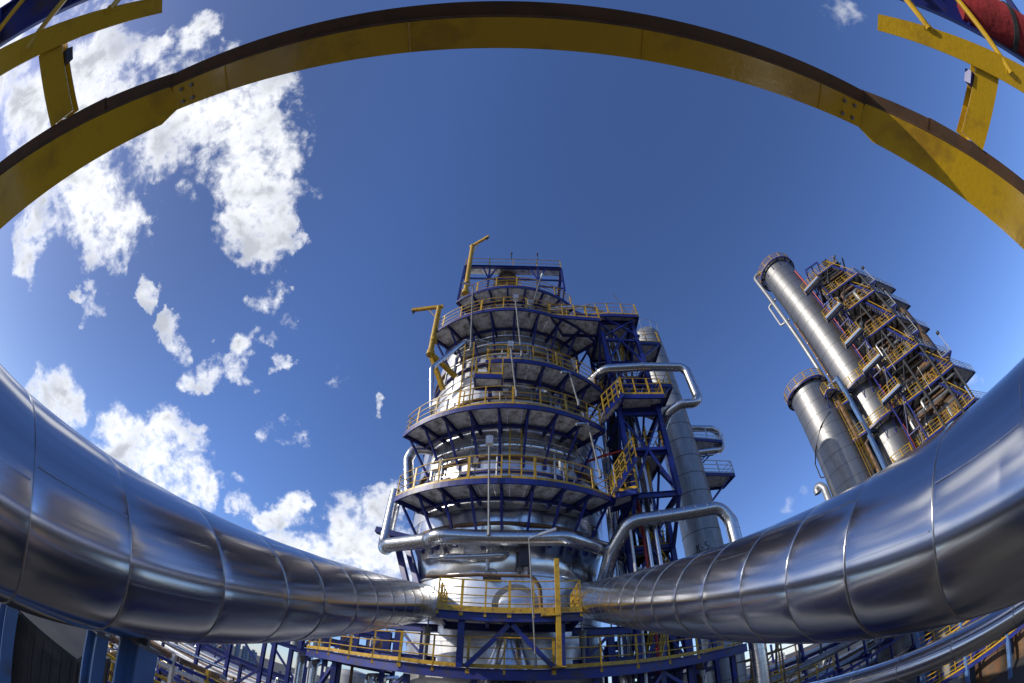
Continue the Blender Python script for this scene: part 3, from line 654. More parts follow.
railing(t, [(-2.12, 15.4, 3.13), (-2.12, 13.52, 3.13), (2.36, 13.52, 3.13), (2.36, 15.4, 3.13)], step=.75, rr=.027, mid=3)
mb = MB(); mb.box((.12, 13.5, 3.17), (4.5, .02, .2)); mb.build('toe_board', 'yellow', t, smooth=False)
t = thing('davit_post', (1.62, 13.42, 1.15), 'tall plain yellow post standing through the straight service platform', 'post')
mb = MB(); mb.bar((1.62, 13.4, 1.15), (1.62, 13.4, 5.0), .15, .15); mb.build('shaft', 'yellow', t, smooth=False)
mb = MB(); mb.box((1.4, 13.4, 3.0), (.6, .2, .08)); mb.build('bracket', 'yellow', t, smooth=False)
mb = MB(); mb.box((1.62, 13.4, 1.18), (.4, .4, .04)); mb.build('base_plate', 'yellow', t, smooth=False)
# ---- rectangular lifting frame on top
t = thing('lifting_frame', (0, 15.6, 26.4), 'rectangular blue lifting frame with yellow railing on the column top', 'frame')
x0, x1, y0, y1, z0 = -3.5, 3.4, 15.3, 17.7, 26.45
mb = MB(); mb.ibeam((x0, y0, z0), (x1, y0, z0), .18, .26); mb.ibeam((x0, y1, z0), (x1, y1, z0), .18, .26); mb.ibeam((x0, y0, z0), (x0, y1, z0), .18, .26); mb.ibeam((x1, y0, z0), (x1, y1, z0), .18, .26)
mb.bar((x0, y0, z0 - 1.6), (x1, y0, z0 - 1.6), .1, .1)
mb.bar((x1, y0, z0 - 2.6), (x1, y1, z0 - 2.6), .1, .12); mb.bar((1.7, y0, z0 - 2.4), (x1, y0, z0 - 2.6), .1, .1)
mb.build('beam', 'blue', t, smooth=False)
for x, y, zb in ((x0, y0, 22.2), (-1.7, y0, 22.2), (1.7, y0, 22.2), (x1, y0, 23.6), (x0, y1, 23.2), (x1, y1, 23.6)):
    mb = MB(); mb.bar((x, y, zb), (x, y, z0), .13, .13); mb.build('post', 'blue', t, smooth=False)
for a, b in (((-1.7, y0, 24.8), (-1.2, y0, z0)), ((-1.7, y0, 24.8), (-2.2, y0, z0)), ((1.7, y0, 24.8), (2.3, y0, z0)), ((1.7, y0, 24.8), (1.1, y0, z0))):
    mb = MB(); mb.bar(a, b, .09, .09); mb.build('brace', 'blue', t, smooth=False)
mb = MB(); mb.box((-.05, 16.5, z0 + .15), (6.9, 2.4, .03)); mb.v = [v for v in mb.v]; 
mb = MB(); mb.prism([(x0, y0), (x1, y0), (x1, y0 + .7), (x0, y0 + .7)], z0 + .14, z0 + .17); mb.build('deck', 'deck', t, smooth=False)
railing(t, [(x0, y1, z0 + .15), (x0, y0 + .02, z0 + .15), (x1, y0 + .02, z0 + .15), (x1, y1, z0 + .15)], step=1.6, rr=.024, mid=1)
for x in (-.2, 1.75):
    mb = MB(); mb.tube([(x, y0, z0 + 1.2), (x, y0, z0 + 2.1)], .03, 6); mb.tube([(x, y0, z0 + 2.0), (x, y0, z0 + 2.25)], .07, 8); mb.build('beacon', 'dark', t)
t = thing('vent_railing', (-.4, 15.4, 24.0), 'small yellow railed stand in front of the dark vent hood', 'railing')
mb = MB(); mb.box((-.45, 15.75, 24.05), (1.9, .8, .05)); mb.bar((-1.2, 15.8, 22.2), (-1.2, 15.8, 24.0), .1, .1); mb.bar((.3, 15.8, 22.2), (.3, 15.8, 24.0), .1, .1); mb.build('stand', 'blue', t, smooth=False)
railing(t, [(-1.3, 16.0, 24.1), (-1.3, 15.4, 24.1), (.45, 15.4, 24.1), (.45, 16.0, 24.1)], step=.9)
# ---- davits
davit((-4.42, 15.28, 17.0), (-4.55, 15.22, 21.3), (-6.35, 15.5, 21.3), 'yellow davit crane pointing left, bracketed out at the bridge level', foot=[(-2.95, 16.1, 16.1), (-3.6, 16.4, 15.4)])
davit((-3.05, 15.0, 22.6), (-3.2, 15.0, 29.2), (-1.95, 14.25, 29.35), 'yellow davit crane at the very top, jib pointing right')
# ---- lamp poles
lamp_pole((-.62, 13.48, 5.9), (-.78, 13.45, 9.7), (0, -.02, .5), 'grey lamp pole with square head crossing the lowest curved walkway')
lamp_pole((-2.0, 13.6, 15.6), (-2.4, 13.6, 21.3), (-.55, -.1, .06), 'grey lamp pole with white arm on the left of the upper walkways', False)
lamp_pole((.48, 13.5, 15.0), (.15, 13.5, 19.6), (0, -.02, .6), 'grey lamp pole with square head above the short curved walkway')
lamp_pole((.9, 13.9, 18.7), (1.7, 13.9, 22.8), (.1, -.1, .3), 'leaning grey lamp pole under the right end of the topmost walkway', False)
lamp_pole((.25, 13.5, 12.4), (-.05, 13.5, 15.6), (0, -.02, .4), 'short grey lamp pole between the long and the short curved walkways')
lamp_pole((3.55, 13.95, 8.6), (3.3, 13.9, 11.3), (-.45, -.1, -.12), 'thin grey lamp pole at the right end of the lowest curved walkway', False)
lamp_pole((3.0, 13.9, 12.3), (2.75, 13.9, 14.4), (-.35, -.1, -.1), 'thin grey lamp pole on the right of the long curved walkway', False)
lamp_pole((.92, 13.3, 1.2), (.72, 13.3, 5.75), (.75, -.1, .25), 'slender grey lamp pole rising from the low service deck', False, .024)
# ---- pipes on the big column
ringp = [(-5.6, 18.6, 10.2), (-5.55, 18.1, 6.75), (-5.0, 16.9, 6.55)] + [pol(TC, 5.38, a, 6.42) for a in (-34,)] + [(-2.6, 14.85, 6.36), (2.2, 14.85, 6.45)] + [pol(TC, 5.5, a, 6.4) for a in (46, 62, 80)]
clad_pipe('ring_pipe', ringp, .32, .75, 'fat shiny pipe bending round the silver column under the lowest curved walkway', 24, 1.0)
mb = MB(); mb.bar((-6.1, 18.2, 7.75), (-4.2, 18.0, 7.4), .35, .28); mb.bar((-5.1, 18.1, 7.5), (-4.1, 17.6, 4.9), .2, .25); mb.bar((-4.6, 18.1, 7.4), (-3.6, 17.5, 4.9), .2, .25)
tag(mb.build('pipe_bracket', 'blue', smooth=False), 'blue bracket holding the ring pipe at its upright left bend', 'bracket')
clad_pipe('bend_pipe', [(-3.6, 17.4, 12.2), (-4.75, 17.2, 12.0), (-4.95, 17.3, 11.4), (-4.55, 17.2, 9.3), (-4.2, 17.4, 8.9)], .26, .6, 'silver pipe looped between the two lower walkways at their left ends', 20, .7)
clad_pipe('bend_pipe', [(-1.0, 15.6, 18.3), (-1.9, 15.3, 18.3), (-2.6, 15.1, 17.9), (-4.05, 14.85, 15.45), (-3.75, 15.4, 13.0), (-3.3, 16.4, 12.6)], .12, .35, 'thin pale pipe slanting under the bridge level walkway', 14, 1.5)
clad_pipe('bend_pipe', [(-3.0, 16.4, 6.0), (-2.4, 15.55, 5.75), (-.2, 15.25, 5.85), (.0, 15.55, 6.0)], .12, .3, 'thin silver pipe behind the ring pipe on the crumpled cladding', 14, 2)
clad_pipe('arched_pipe', [(-2.8, 14.6, 4.55), (-1.0, 14.5, 4.75), (.9, 14.5, 4.75), (1.15, 14.5, 4.3), (1.2, 14.6, 3.4)], .07, .35, 'thin brown pipe arching over the pale manway', 12, 9, mats=('rust', 'rust'))
t = thing('valve', (-.6, 15.3, 4.9), 'dark hand valve on the crumpled cladding under the ring pipe', 'valve')
mb = MB(); mb.tube([(-.85, 15.55, 5.0), (-.2, 15.5, 5.0)], .1, 12); mb.tube([(-.55, 15.5, 5.0), (-.55, 15.1, 5.0)], .06, 10); mb.build('body', 'dark', t)
mb = MB(); mb.tube([(-.55 + .2 * math.cos(a), 15.08, 5.0 + .2 * math.sin(a)) for a in [PI * i / 8 for i in range(16)]], .02, 6, closed=True); mb.bar((-.75, 15.08, 5), (-.35, 15.08, 5), .03, .03); mb.build('handwheel', 'dark', t)
mb = MB(); mb.tube([(-.72, 15.5, 5.0), (-.72, 15.4, 6.1)], .05, 8); mb.build('stem_pipe', 'galv', t)
mb = MB(); mb.box((.65, 15.15, 5.75), (.42, .25, .75)); mb.box((.48, 15.12, 5.25), (.1, .2, .4)); mb.box((.82, 15.12, 5.25), (.1, .2, .4))
tag(mb.build('junction_box', 'dark', smooth=False), 'dark box hung below the ring pipe at the column centre', 'box')
# small caged ladders between the walkways
caged_ladder((-2.05, 14.25, 12.1), (-2.2, 14.35, 16.9), (-.3, -.95, 0), 'yellow ladder rising from the long curved walkway at its left', G1, cage=False)
caged_ladder(pol(TC, 5.1, 3, 8.4), pol(TC, 5.1, 3, 12.0), (.05, -1, 0), 'yellow ladder between the two lowest curved walkways', G1, cage=False)
platform([(-1.65, 13.52), (-.4, 13.52), (-.4, 14.3), (-1.65, 14.3)], 13.75, 'tiny yellow railed landing beside the short curved walkway', None, rail=[3, 0, 1, 2], detail=True, step=.62, brace_to=[((-1.0, 14.3, 13.6), (-1.0, 15.6, 12.7))], name='landing')

# conduits, cable trays and instrument boxes on the shell
spots = ['near its dark pipe side', 'left of the lamp pole', 'beside the square headed lamp pole', 'right of the ladder', 'toward the stair tower', 'nearest the stair tower']
for i, (a, z0, z1, r) in enumerate(((-38, 8.5, 11.8, .05), (-20, 8.5, 11.9, .035), (-6, 8.5, 18.5, .04), (12, 12.2, 18.6, .05), (24, 8.5, 18.4, .06), (36, 8.5, 21.8, .05))):
    mb = MB(); q = pol(TC, 4.86, a, z0); mb.tube([q, pol(TC, 4.86, a, z1)], r, 8)
    z = z0 + .4
    while z < z1: mb.bar(pol(TC, 4.6, a, z), pol(TC, 4.9, a, z), .06, .06); z += 1.2
    tag(mb.build('conduit', 'galv'), 'thin grey conduit clipped up the silver column shell, ' + spots[i], 'conduit', 'conduits on the silver column shell')
for i, (a, z, s) in enumerate(((-28, 9.3, 1), (-12, 9.2, .8), (20, 9.3, 1), (33, 13.0, 1), (-34, 13.1, .9), (-2, 13.0, .8), (9, 20.0, .9), (-24, 20.1, 1))):
    mb = MB(); q = pol(TC, 6.25, a, z); mb.box(q, (.32 * s, .16, .42 * s), R(a)); mb.bar(q - Vector((0, 0, .9)), q, .05, .05)
    lv_ = 'lowest full' if z < 11 else ('long middle' if z < 15 else 'bridge level')
    tag(mb.build('instrument_box', ('white', 'grey', 'galv', 'dark')[i % 4], smooth=False), '%s instrument box on the railing of the %s walkway, ' % (('white', 'dull grey', 'silver', 'black')[i % 4], lv_) + ('dark pipe side' if a < -15 else ('stair tower side' if a > 15 else 'middle')), 'box', 'instrument boxes on the walkway railings')
for i, (a, r, z0, z1, l_) in enumerate(((-25, 4.95, 12.1, 14.6, 'long middle'), (30, 4.95, 15.0, 18.8, 'short'), (-10, 4.9, 19.1, 22.0, 'bridge level'))):
    caged_ladder(pol(TC, r, a, z0), pol(TC, r, a, z1), tuple(pol((0, 0), 1, a, 0)), 'yellow wall ladder rising from the %s curved walkway' % l_, G1, cage=False)

for i, (z, a0, a1, r, drop_) in enumerate(((10.95, -44, 38, .09, -1.2), (13.55, -40, 30, .07, 1.0), (17.75, -38, 34, .1, -1.4), (20.8, -30, 34, .07, .9), (11.3, -20, 44, .06, .6), (16.9, -46, 10, .06, -1.0))):
    P = [pol(TC, 4.98, a0, z + drop_)] + [pol(TC, 4.98, a0 + (a1 - a0) * k / 12, z) for k in range(13)] + [pol(TC, 4.98, a1, z - drop_)]
    clad_pipe('header_pipe', P, r, .25, ('thickest', 'thin', 'thick', 'slender', 'thin lower', 'thin upper')[i] + ' pipe curving round the shell of the silver column between its walkways', 10, 1.2, 'curved header pipes on the silver column shell', ('small_clad', 'band') if i % 2 == 0 else ('galv', 'band'))

# ================================================================== BLUE STAIR TOWER
st = thing('stair_tower', (6.3, 16.5, GROUND), 'cobalt blue open stair tower right beside the silver column', 'stair tower')
X0, X1, Y0, Y1 = 5.15, 7.15, 15.0, 18.2
YL = 16.8
for x, y, zb, zt in ((X0, Y0, 8.1, 18.9), (X1, Y0, 8.1, 20.2), (X0, Y1, GROUND, 20.2), (X1, Y1, GROUND, 20.2), (X0, YL, GROUND, 8.3), (X1, YL, GROUND, 8.3)):
    mb = MB(); mb.ibeam((x, y, zb), (x, y, zt), .22, .22, .02, (0, 1, 0)); mb.build('column', 'blue', st, smooth=False)
for x in (X0, X1):
    mb = MB(); mb.bar((x, YL, 6.3), (x, Y0, 8.2), .14, .14); mb.build('knee_brace', 'blue', st, smooth=False)
levels = [1.0, 4.7, 8.4, 12.9, 16.4, 20.0]
for z in levels:
    yf = Y0 if z > 8 else YL
    mb = MB()
    for a, b in (((X0, yf), (X1, yf)), ((X1, yf), (X1, Y1)), ((X1, Y1), (X0, Y1)), ((X0, Y1), (X0, yf))): mb.ibeam((*a, z - .15), (*b, z - .15), .16, .26)
    mb.build('beam', 'blue', st, smooth=False)
for z0, z1 in zip(levels, levels[1:]):
    zm = (z0 + z1) / 2; yf = Y0 if z0 > 8 else YL
    for f, (a, b) in enumerate((((X0, yf), (X1, yf)), ((X1, yf), (X1, Y1)), ((X0, Y1), (X0, yf)), ((X0, Y1), (X1, Y1)))):
        mx, my = (a[0] + b[0]) / 2, (a[1] + b[1]) / 2
        mb = MB()
        if f in (0, 3):
            mb.bar((*a, z1 - .3), (mx, my, zm), .085, .085); mb.bar((*b, z1 - .3), (mx, my, zm), .085, .085)
            mb.bar((mx, my, zm), (*a, z0), .1, .1); mb.bar((mx, my, zm), (*b, z0), .1, .1)
        else:
            mb.bar((*a, z0), (*b, z1 - .3), .12, .12); mb.bar((*b, z0), (*a, z1 - .3), .1, .1)
        mb.build('brace', 'blue', st, smooth=False)
    if z0 > 4:
        mb = MB(); mb.bar((X0, yf, zm), (X1, yf, zm), .12, .16); mb.build('girt', 'blue', st, smooth=False)
def flight(a, b, w, label, mat='yellow'):
    """stair flight: stringers, treads and handrails"""
    a = Vector(a); b = Vector(b); d = b - a; h = Vector((d.x, d.y, 0)).normalized(); s = Vector((-h.y, h.x, 0)) * (w / 2)
    t = thing('stair_flight', a, label, 'stairs', 'stair flights of the blue stair tower')
    for k in (-1, 1):
        mb = MB(); mb.bar(a + s * k, b + s * k, .03, .22); mb.build('stringer', 'blue', t, smooth=False)
    mb = MB(); n = max(3, int(abs(d.z) / .2))
    for i in range(n): p = a + d * ((i + .5) / n); mb.bar(p - s, p + s, .24, .03)
    mb.build('tread', 'deck', t, smooth=False)
    for k in (-1, 1):
        mb = MB(); up = Vector((0, 0, 1))
        for q in (1.05, .7, .36): mb.bar(a + s * k + up * q, b + s * k + up * q, .05, .05)
        for i in range(5): p = a + d * (i / 4) + s * k; mb.bar(p, p + up * 1.05, .05, .05)
        mb.build('handrail', mat, t, smooth=False)
for i, (x0_, x1_, y_, z0_, z1_) in enumerate(((5.35, 5.9, 18.05, 1, 19.6), (6.3, 7.0, 18.05, 1, 19.6), (6.0, 6.25, 17.95, 4.5, 19))):  # dark tray-shaped panels added to darken the stair tower interior
    mb = MB(); mb.box(((x0_ + x1_) / 2, y_, (z0_ + z1_) / 2), (x1_ - x0_, .04, z1_ - z0_))
    for s_ in (x0_, x1_): mb.box((s_, y_ - .06, (z0_ + z1_) / 2), (.02, .1, z1_ - z0_))
    for k in range(9): mb.tube([(x0_ + (x1_ - x0_) * (k + .5) / 9, y_ - .05, z0_), (x0_ + (x1_ - x0_) * (k + .5) / 9, y_ - .05, z1_)], .018, 5)
    tag(mb.build('darkening_panel', 'dark'), ('wide dark panel added to darken the stair tower back, next to the silver column', 'widest dark panel added to darken the stair tower back, next to the K-5 column', 'slim dark panel added between the two wide ones to darken the stair tower')[i], 'dark panel')
words_ = ['lowest', 'second', 'third', 'fourth', 'top']
for k, (z0, z1) in enumerate(zip(levels, levels[1:])):
    xa, xb = (5.75, 6.95) if k % 2 == 0 else (6.95, 5.75)
    flight((xa, 15.5 if z0 > 8 else 16.9, z0), (xb, 17.6, z1), .7, words_[k] + ' stair flight inside the blue stair tower, with yellow handrails')
GP = 'landings of the blue stair tower'
platform([(5.25, 14.3), (7.35, 14.3), (7.35, 15.1), (5.25, 15.3)], 13.35, 'yellow railed landing of the stair tower level with the long curved walkway', GP, rail=[0, 1, 2], detail=True, step=.7)
flight((4.15, 14.55, 12.1), (5.25, 14.6, 13.35), .8, 'short outer stair from the long curved walkway up to the stair tower')
flight((4.25, 14.75, 8.36), (5.3, 14.75, 9.8), .8, 'short outer stair from the lowest curved walkway up into the stair tower')
platform([(4.3, 14.9), (5.2, 14.6), (5.3, 15.5), (4.4, 16.2)], 8.4, 'yellow railed landing of the stair tower level with the lowest curved walkway', GP, rail=[0, 1], detail=True, step=.45)
platform([(5.3, 16.9), (7.1, 16.9), (7.1, 18.1), (5.3, 18.1)], 6.6, 'inner landing of the stair tower behind the fat lower pipe loop', GP, rail=[3, 0, 1, 2], detail=True, step=.7)
platform([(5.4, 15.2), (7.05, 15.2), (7.05, 18.1), (5.4, 18.1)], 10.7, 'inner landing of the stair tower behind the blue cross braces', GP, rail=[3, 0, 1, 2], detail=True, step=.8)
platform([(5.4, 16.2), (7.4, 16.2), (7.4, 18.1), (5.4, 18.1)], 16.4, 'inner landing of the stair tower above the upper square pipe loop', GP, rail=[3, 0, 1, 2], detail=True, step=.8)
platform([(7.4, 16.0), (9.1, 16.0), (9.1, 17.6), (7.4, 17.6)], 19.3, 'small landing of the stair tower beside the plain grey column top', GP, rail=[0, 1, 2, 3], detail=True, step=.8, brace_to=[((7.5, 16.0, 17.8), (9.0, 16.0, 19.1))])
platform([(7.4, 16.2), (9.0, 16.2), (9.0, 17.8), (7.4, 17.8)], 15.9, 'small side landing of the stair tower behind the upper square pipe loop', GP, rail=[0, 1, 2], detail=True, step=.8, brace_to=[((7.5, 16.2, 14.4), (8.9, 16.2, 15.7))])
platform([(3.6, 14.4), (4.3, 14.7), (5.7, 14.55), (7.5, 14.55), (7.6, 18.3), (5.2, 18.3), (4.2, 16.5)], 20.1, 'faceted roof landing on top of the blue stair tower', GP, rail=[1, 2, 3, 4], detail=True, step=.9, brace_to=[((5.3, 15, 18.6), (7.4, 14.7, 19.9)), ((7.4, 15, 18.6), (5.4, 14.7, 19.9))])
platform([(2.1, 14.0), (4.9, 14.15), (4.9, 15.3), (2.9, 15.3)], 19.06, 'bridge from the curved walkway to the roof of the stair tower', GP, rail=[0, 1], detail=True, step=.7, name='bridge')
clad_pipe('bend_pipe', [(2.2, 14.9, 20.9), (4.5, 14.6, 20.9), (5.6, 15.0, 20.8), (5.8, 15.6, 20.2)], .12, .3, 'thin silver pipe running along the bridge to the stair tower', 12, 2)
clad_pipe('riser_pipe', [(5.55, 15.35, 2.4), (5.55, 15.35, 19.7)], .085, .3, 'left of the two tall thin silver risers just inside the front of the stair tower', 14, 2.2)
clad_pipe('riser_pipe', [(5.92, 15.35, 2.4), (5.92, 15.35, 19.6)], .095, .3, 'right of the two tall thin silver risers just inside the front of the stair tower', 14, 2.2)
clad_pipe('riser_pipe', [(4.75, 15.0, -5), (4.75, 15.0, 7.2)], .06, .2, 'thin grey riser just outside the foot of the stair tower', 8, 9, mats=('galv', 'galv'))
clad_pipe('fire_pipe', [(5.5, 15.7, -6), (5.5, 15.7, 11.2), (4.4, 16.2, 11.2), (3.4, 16.9, 11.2)], .06, .2, 'red fire water pipe on the near corner of the stair tower', 10, 9, mats=('red', 'red'))
clad_pipe('loop_pipe', [(3.2, 17.0, 15.6), (4.7, 14.55, 15.35), (6.7, 14.5, 15.5), (9.22, 14.5, 15.5), (9.3, 14.5, 12.95), (8.2, 14.5, 12.88), (7.6, 14.9, 12.7), (7.6, 16.2, 12.6)], .24, .5, 'upper square silver pipe loop sticking out past the stair tower', 22, .9)
clad_pipe('loop_pipe', [(3.9, 16.9, 5.0), (4.1, 15.7, 6.1), (4.75, 15.0, 7.1), (8.9, 15.0, 7.35), (9.3, 15.0, 6.6), (9.3, 15.0, -3)], .30, .75, 'lower fat silver pipe loop bending down behind the broad right pipe', 22, .55)
clad_pipe('bend_pipe', [(5.4, 16.8, 5.6), (8.2, 17.0, 5.75)], .07, .2, 'thin pale pipe spanning the stair tower below the fat loop', 10, 9, mats=('white', 'galv'))
# densely packed service pipes behind the right end of the big column
for i, (x, y, a) in enumerate(((4.3, 16.4, 0), (4.55, 16.9, 1), (4.9, 17.3, 0))):
    clad_pipe('riser_pipe', [(x, y, -6), (x, y, 9 + 3 * i), (x - .8, y + .4, 10 + 3 * i)], .1, .3, ['nearest', 'middle', 'farthest'][i] + ' silver riser in the dark gap between the column and the stair tower', 10, 2)
mb = MB(); mb.tube([(7.2, 15.2, 20.2), (7.0, 15.2, 22.0), (6.6, 15.2, 23.3)], .025, 6); tag(mb.build('antenna', 'dark'), 'thin dark whip antenna on the roof of the stair tower', 'antenna')

# ================================================================== PLAIN GREY COLUMN  K-5
def column(name, x, y, r, z0, z1, mat, label, bands, head=True, n=48, band_mat='dark_band', off=0.0):
    t = thing(name, (x, y, z0), label, 'column')
    mb = MB(); mb.lathe([(r, z0), (r, z1)], (x, y, 0), n); mb.build('shell', mat, t)
    if head:
        mb = MB(); mb.lathe([(r, z1), (r * .95, z1 + r * .25), (r * .75, z1 + r * .45), (r * .4, z1 + r * .6), (.02, z1 + r * .64)], (x, y, 0), n); mb.build('top_head', mat, t)
    z = z0 + off
    while z < z1 - .2:
        mb = MB(); mb.lathe([(r - .02, z - .03), (r + .014, z - .02), (r + .014, z + .02), (r - .02, z + .03)], (x, y, 0), n); z += bands; mb.build('cladding_band', band_mat, t)
    return t
k5 = column('slim_column', 12.4, 24.0, 1.3, GROUND, 29.4, 'dull_clad', 'plain weathered grey column marked K-5 behind the blue stair tower', 1.45)
def mark(parent, c, r, az, strokes, z, h, wch, mat='dark'):
    mb = MB(); x = 0
    for st_ in strokes:
        for ln in st_:
            P = []
            for a, b in zip(ln, ln[1:]):
                for i in range(5): P.append((a[0] + (b[0] - a[0]) * i / 5, a[1] + (b[1] - a[1]) * i / 5))
            P.append(ln[-1])
            pts = []
            for u, v in P:
                th = ((x + u * wch) / r); t = th + az
                pts.append(Vector((c[0] + (r + .006) * math.sin(t), c[1] - (r + .006) * math.cos(t), z + v * h)))
            for p, q in zip(pts, pts[1:]): mb.bar(p, q, .07, .012, (p - Vector((c[0], c[1], p.z))))
        x += wch * 1.35
    return mb.build('marking', mat, parent, smooth=False)
KCH = [[(0, 0), (0, 1)], [(.05, .45), (.75, 1)], [(.2, .6), (.8, 0)]]
DASH = [[(.1, .45), (.6, .45)]]
FIVE = [[(.75, 1), (.1, 1), (.08, .58), (.5, .62), (.78, .42), (.74, .14), (.45, 0), (.05, .06)]]
mark(k5, (12.4, 24.0), 1.3, R(-27.3 - 20), [KCH, DASH, FIVE], 8.25, .55, .21)
mb = MB(); mb.tube([(12.4 + 1.45 * math.cos(a), 24 + 1.45 * math.sin(a), 30.5) for a in [2 * PI * i / 28 for i in range(28)]], .025, 6, closed=True)
for i in range(9): a = 2 * PI * i / 9; mb.bar((12.4 + 1.3 * math.cos(a), 24 + 1.3 * math.sin(a), 29.4), (12.4 + 1.45 * math.cos(a), 24 + 1.45 * math.sin(a), 30.5), .04, .04)
tag(mb.build('top_rail', 'galv'), 'thin grey hoop rail round the top of the K-5 column', 'railing')
GK = 'side platforms of the grey K-5 column'
platform([(13.3, 23.1), (15.9, 23.6), (15.7, 25.2), (13.4, 25.4)], 17.2, 'upper side platform with a silver bend on the grey K-5 column', GK, rail=[0, 1, 2, 3], rail_mat='galv', brace_to=[((13.5, 23.4, 15.4), (15.5, 23.8, 17.0)), ((13.5, 25, 15.4), (15.5, 25, 17.0))])
platform([(13.4, 23.2), (16.1, 23.7), (15.9, 25.4), (13.4, 25.4)], 14.2, 'lower side platform with cross braced rail on the grey K-5 column', GK, rail=[0, 1, 2, 3], rail_mat='galv', brace_to=[((13.5, 23.4, 12.0), (15.7, 23.8, 14.0)), ((13.5, 25, 12.0), (15.6, 25.1, 14.0))])
clad_pipe('bend_pipe', [(13.3, 23.6, 18.5), (15.3, 23.6, 18.35), (16.15, 23.9, 18.1), (15.9, 24.0, 16.6), (15.0, 23.6, 16.3), (13.3, 23.6, 16.2)], .27, .7, 'thick silver pipe bend on the upper side platform of the grey column', 16, .8)
caged_ladder((11.35, 23.2, 10), (11.35, 23.2, 29.6), (-.5, -.86, 0), 'grey ladder up the front of the K-5 column', None, 'galv', cage=False)
for z in (20.2, 26.5, 13.8):
    pass

# ================================================================== FAR RIGHT COMPLEX
def polar(az, d, z=0.0): return Vector((d * math.sin(R(az)), d * math.cos(R(az)), z))
c1 = polar(56.75, 50); c2 = polar(49.4, 46)
column('tall_column', c1.x, c1.y, 2.75, GROUND, 51.2, 'bright_clad', 'tallest sunlit silver column of the far right group', 1.9)
column('short_column', c2.x, c2.y, 2.5, GROUND, 27.4, 'bright_clad', 'shorter ribbed silver column in front of the tallest far one', 1.75)
ph1 = R(-56.75); ph2 = R(-49.4)
GR = 'walkways of the far right columns'
walkway(c1, 2.75, 3.3, -150, 150, 50.9, 'top walkway round the tallest far column', GR, ph1, 30, detail=False, rail_step=1.6, drop=1.3)
walkway(c1, 2.75, 4.25, -25, 80, 24.6, 'blue walkway on the tallest far column just above the short column top', GR, ph1, 24, detail=False, rail_step=1.2, drop=1.8)
walkway(c1, 2.75, 4.4, -25, 80, 18.6, 'second blue walkway down on the tallest far column', GR, ph1, 24, detail=False, rail_step=1.2, drop=1.8)
walkway(c1, 2.75, 4.25, -10, 80, 13.0, 'third blue walkway down on the tallest far column, near the broad pipe', GR, ph1, 24, detail=False, rail_step=1.2, drop=1.8)
walkway(c2, 1.9, 2.95, -150, 150, 27.6, 'walkway ringing the top of the short ribbed column', GR, ph2, 30, detail=False, rail_step=1.3, drop=1.2)
walkway(c2, 2.5, 3.7, 35, 120, 24.6, 'small blue walkway on the right flank of the short ribbed column', GR, ph2, 25, detail=False, rail_step=1.2, drop=1.4)
def side(c, ph, a, r, z): return pol(c, r, a, z, ph)
clad_pipe('side_pipe', [side(c1, ph1, -60, 1.20, 53.0), side(c1, ph1, -70, 3.82, 53.0), side(c1, ph1, -72, 3.72, 44), side(c1, ph1, -74, 3.52, 30), side(c1, ph1, -72, 3.42, 24)], .32, .9, 'grey pipe hugging the sunlit flank of the tallest far column', 12, 3, mats=('dull_clad', 'band'))
clad_pipe('side_pipe', [side(c1, ph1, -76, 2.92, 46.5), side(c1, ph1, -84, 4.62, 46.5), side(c1, ph1, -84, 4.62, 42.0), side(c1, ph1, -76, 3.02, 41.6)], .18, .4, 'small square pipe loop high on the tallest far column', 10, 3, mats=('galv', 'band'))
clad_pipe('side_pipe', [side(c1, ph1, -62, 3.02, 40.0), side(c1, ph1, -62, 3.02, 22)], .14, .3, 'thin pipe beside the tall hugging pipe on the far column', 8, 3, mats=('rust', 'band'))
clad_pipe('vent_pipe', [side(c2, ph2, -80, 3.0, 10), side(c2, ph2, -80, 3.0, 15.6), side(c2, ph2, -84, 3.35, 16.3), side(c2, ph2, -88, 3.85, 16.2), side(c2, ph2, -88, 3.85, 15.6)], .42, .55, 'grey gooseneck vent at the foot of the short ribbed column', 14, 2, mats=('dull_clad', 'band'))
clad_pipe('drain_pipe', [side(c2, ph2, 30, 2.6, 22.5), side(c2, ph2, -10, 2.62, 21.4), side(c2, ph2, -55, 2.65, 19.8), side(c2, ph2, -80, 2.8, 19.0), side(c2, ph2, -85, 2.9, 18.9), side(c2, ph2, -86, 2.9, 17.0), side(c2, ph2, -84, 2.2, 16.8)], .07, .2, 'dark thin pipe slanting across the short ribbed column', 8, 9, mats=('dark', 'dark'))
caged_ladder(side(c2, ph2, 62, 2.8, 12), side(c2, ph2, 62, 2.8, 24), (pol((0, 0), 1, 62, 0, ph2)), 'yellow caged ladder between the short ribbed and the tallest column', None, 'yellow', w=.7)
t = thing('support_post', polar(54.6, 45.5, GROUND), 'long pale blue post in front of the tallest far column', 'post')
mb = MB(); p = polar(54.6, 45.5); mb.bar((p.x, p.y, GROUND), (p.x, p.y, 26.5), .42, .42); mb.build('shaft', 'blue_light', t, smooth=False)
for z_, e_ in ((24.4, polar(56.5, 48, 24.6)), (18.2, polar(56.5, 48, 18.4)), (26.3, polar(51.5, 45.5, 26.2))):
    mb = MB(); mb.bar((p.x, p.y, z_), e_, .18, .24); mb.build('arm', 'blue_light', t, smooth=False)
clad_pipe('riser_pipe', [polar(51.6, 46.5, -12), polar(51.6, 46.5, 16), polar(51.2, 46.5, 21)], .45, .5, 'pale thick riser between the short ribbed column and the pale blue post', 14, 2.5, mats=('dull_clad', 'band'))
clad_pipe('riser_pipe', [polar(53.4, 47.5, -12), polar(53.4, 47.5, 23)], .35, .5, 'second pale riser just left of the pale blue post', 14, 2.5, mats=('bright_clad', 'band'))
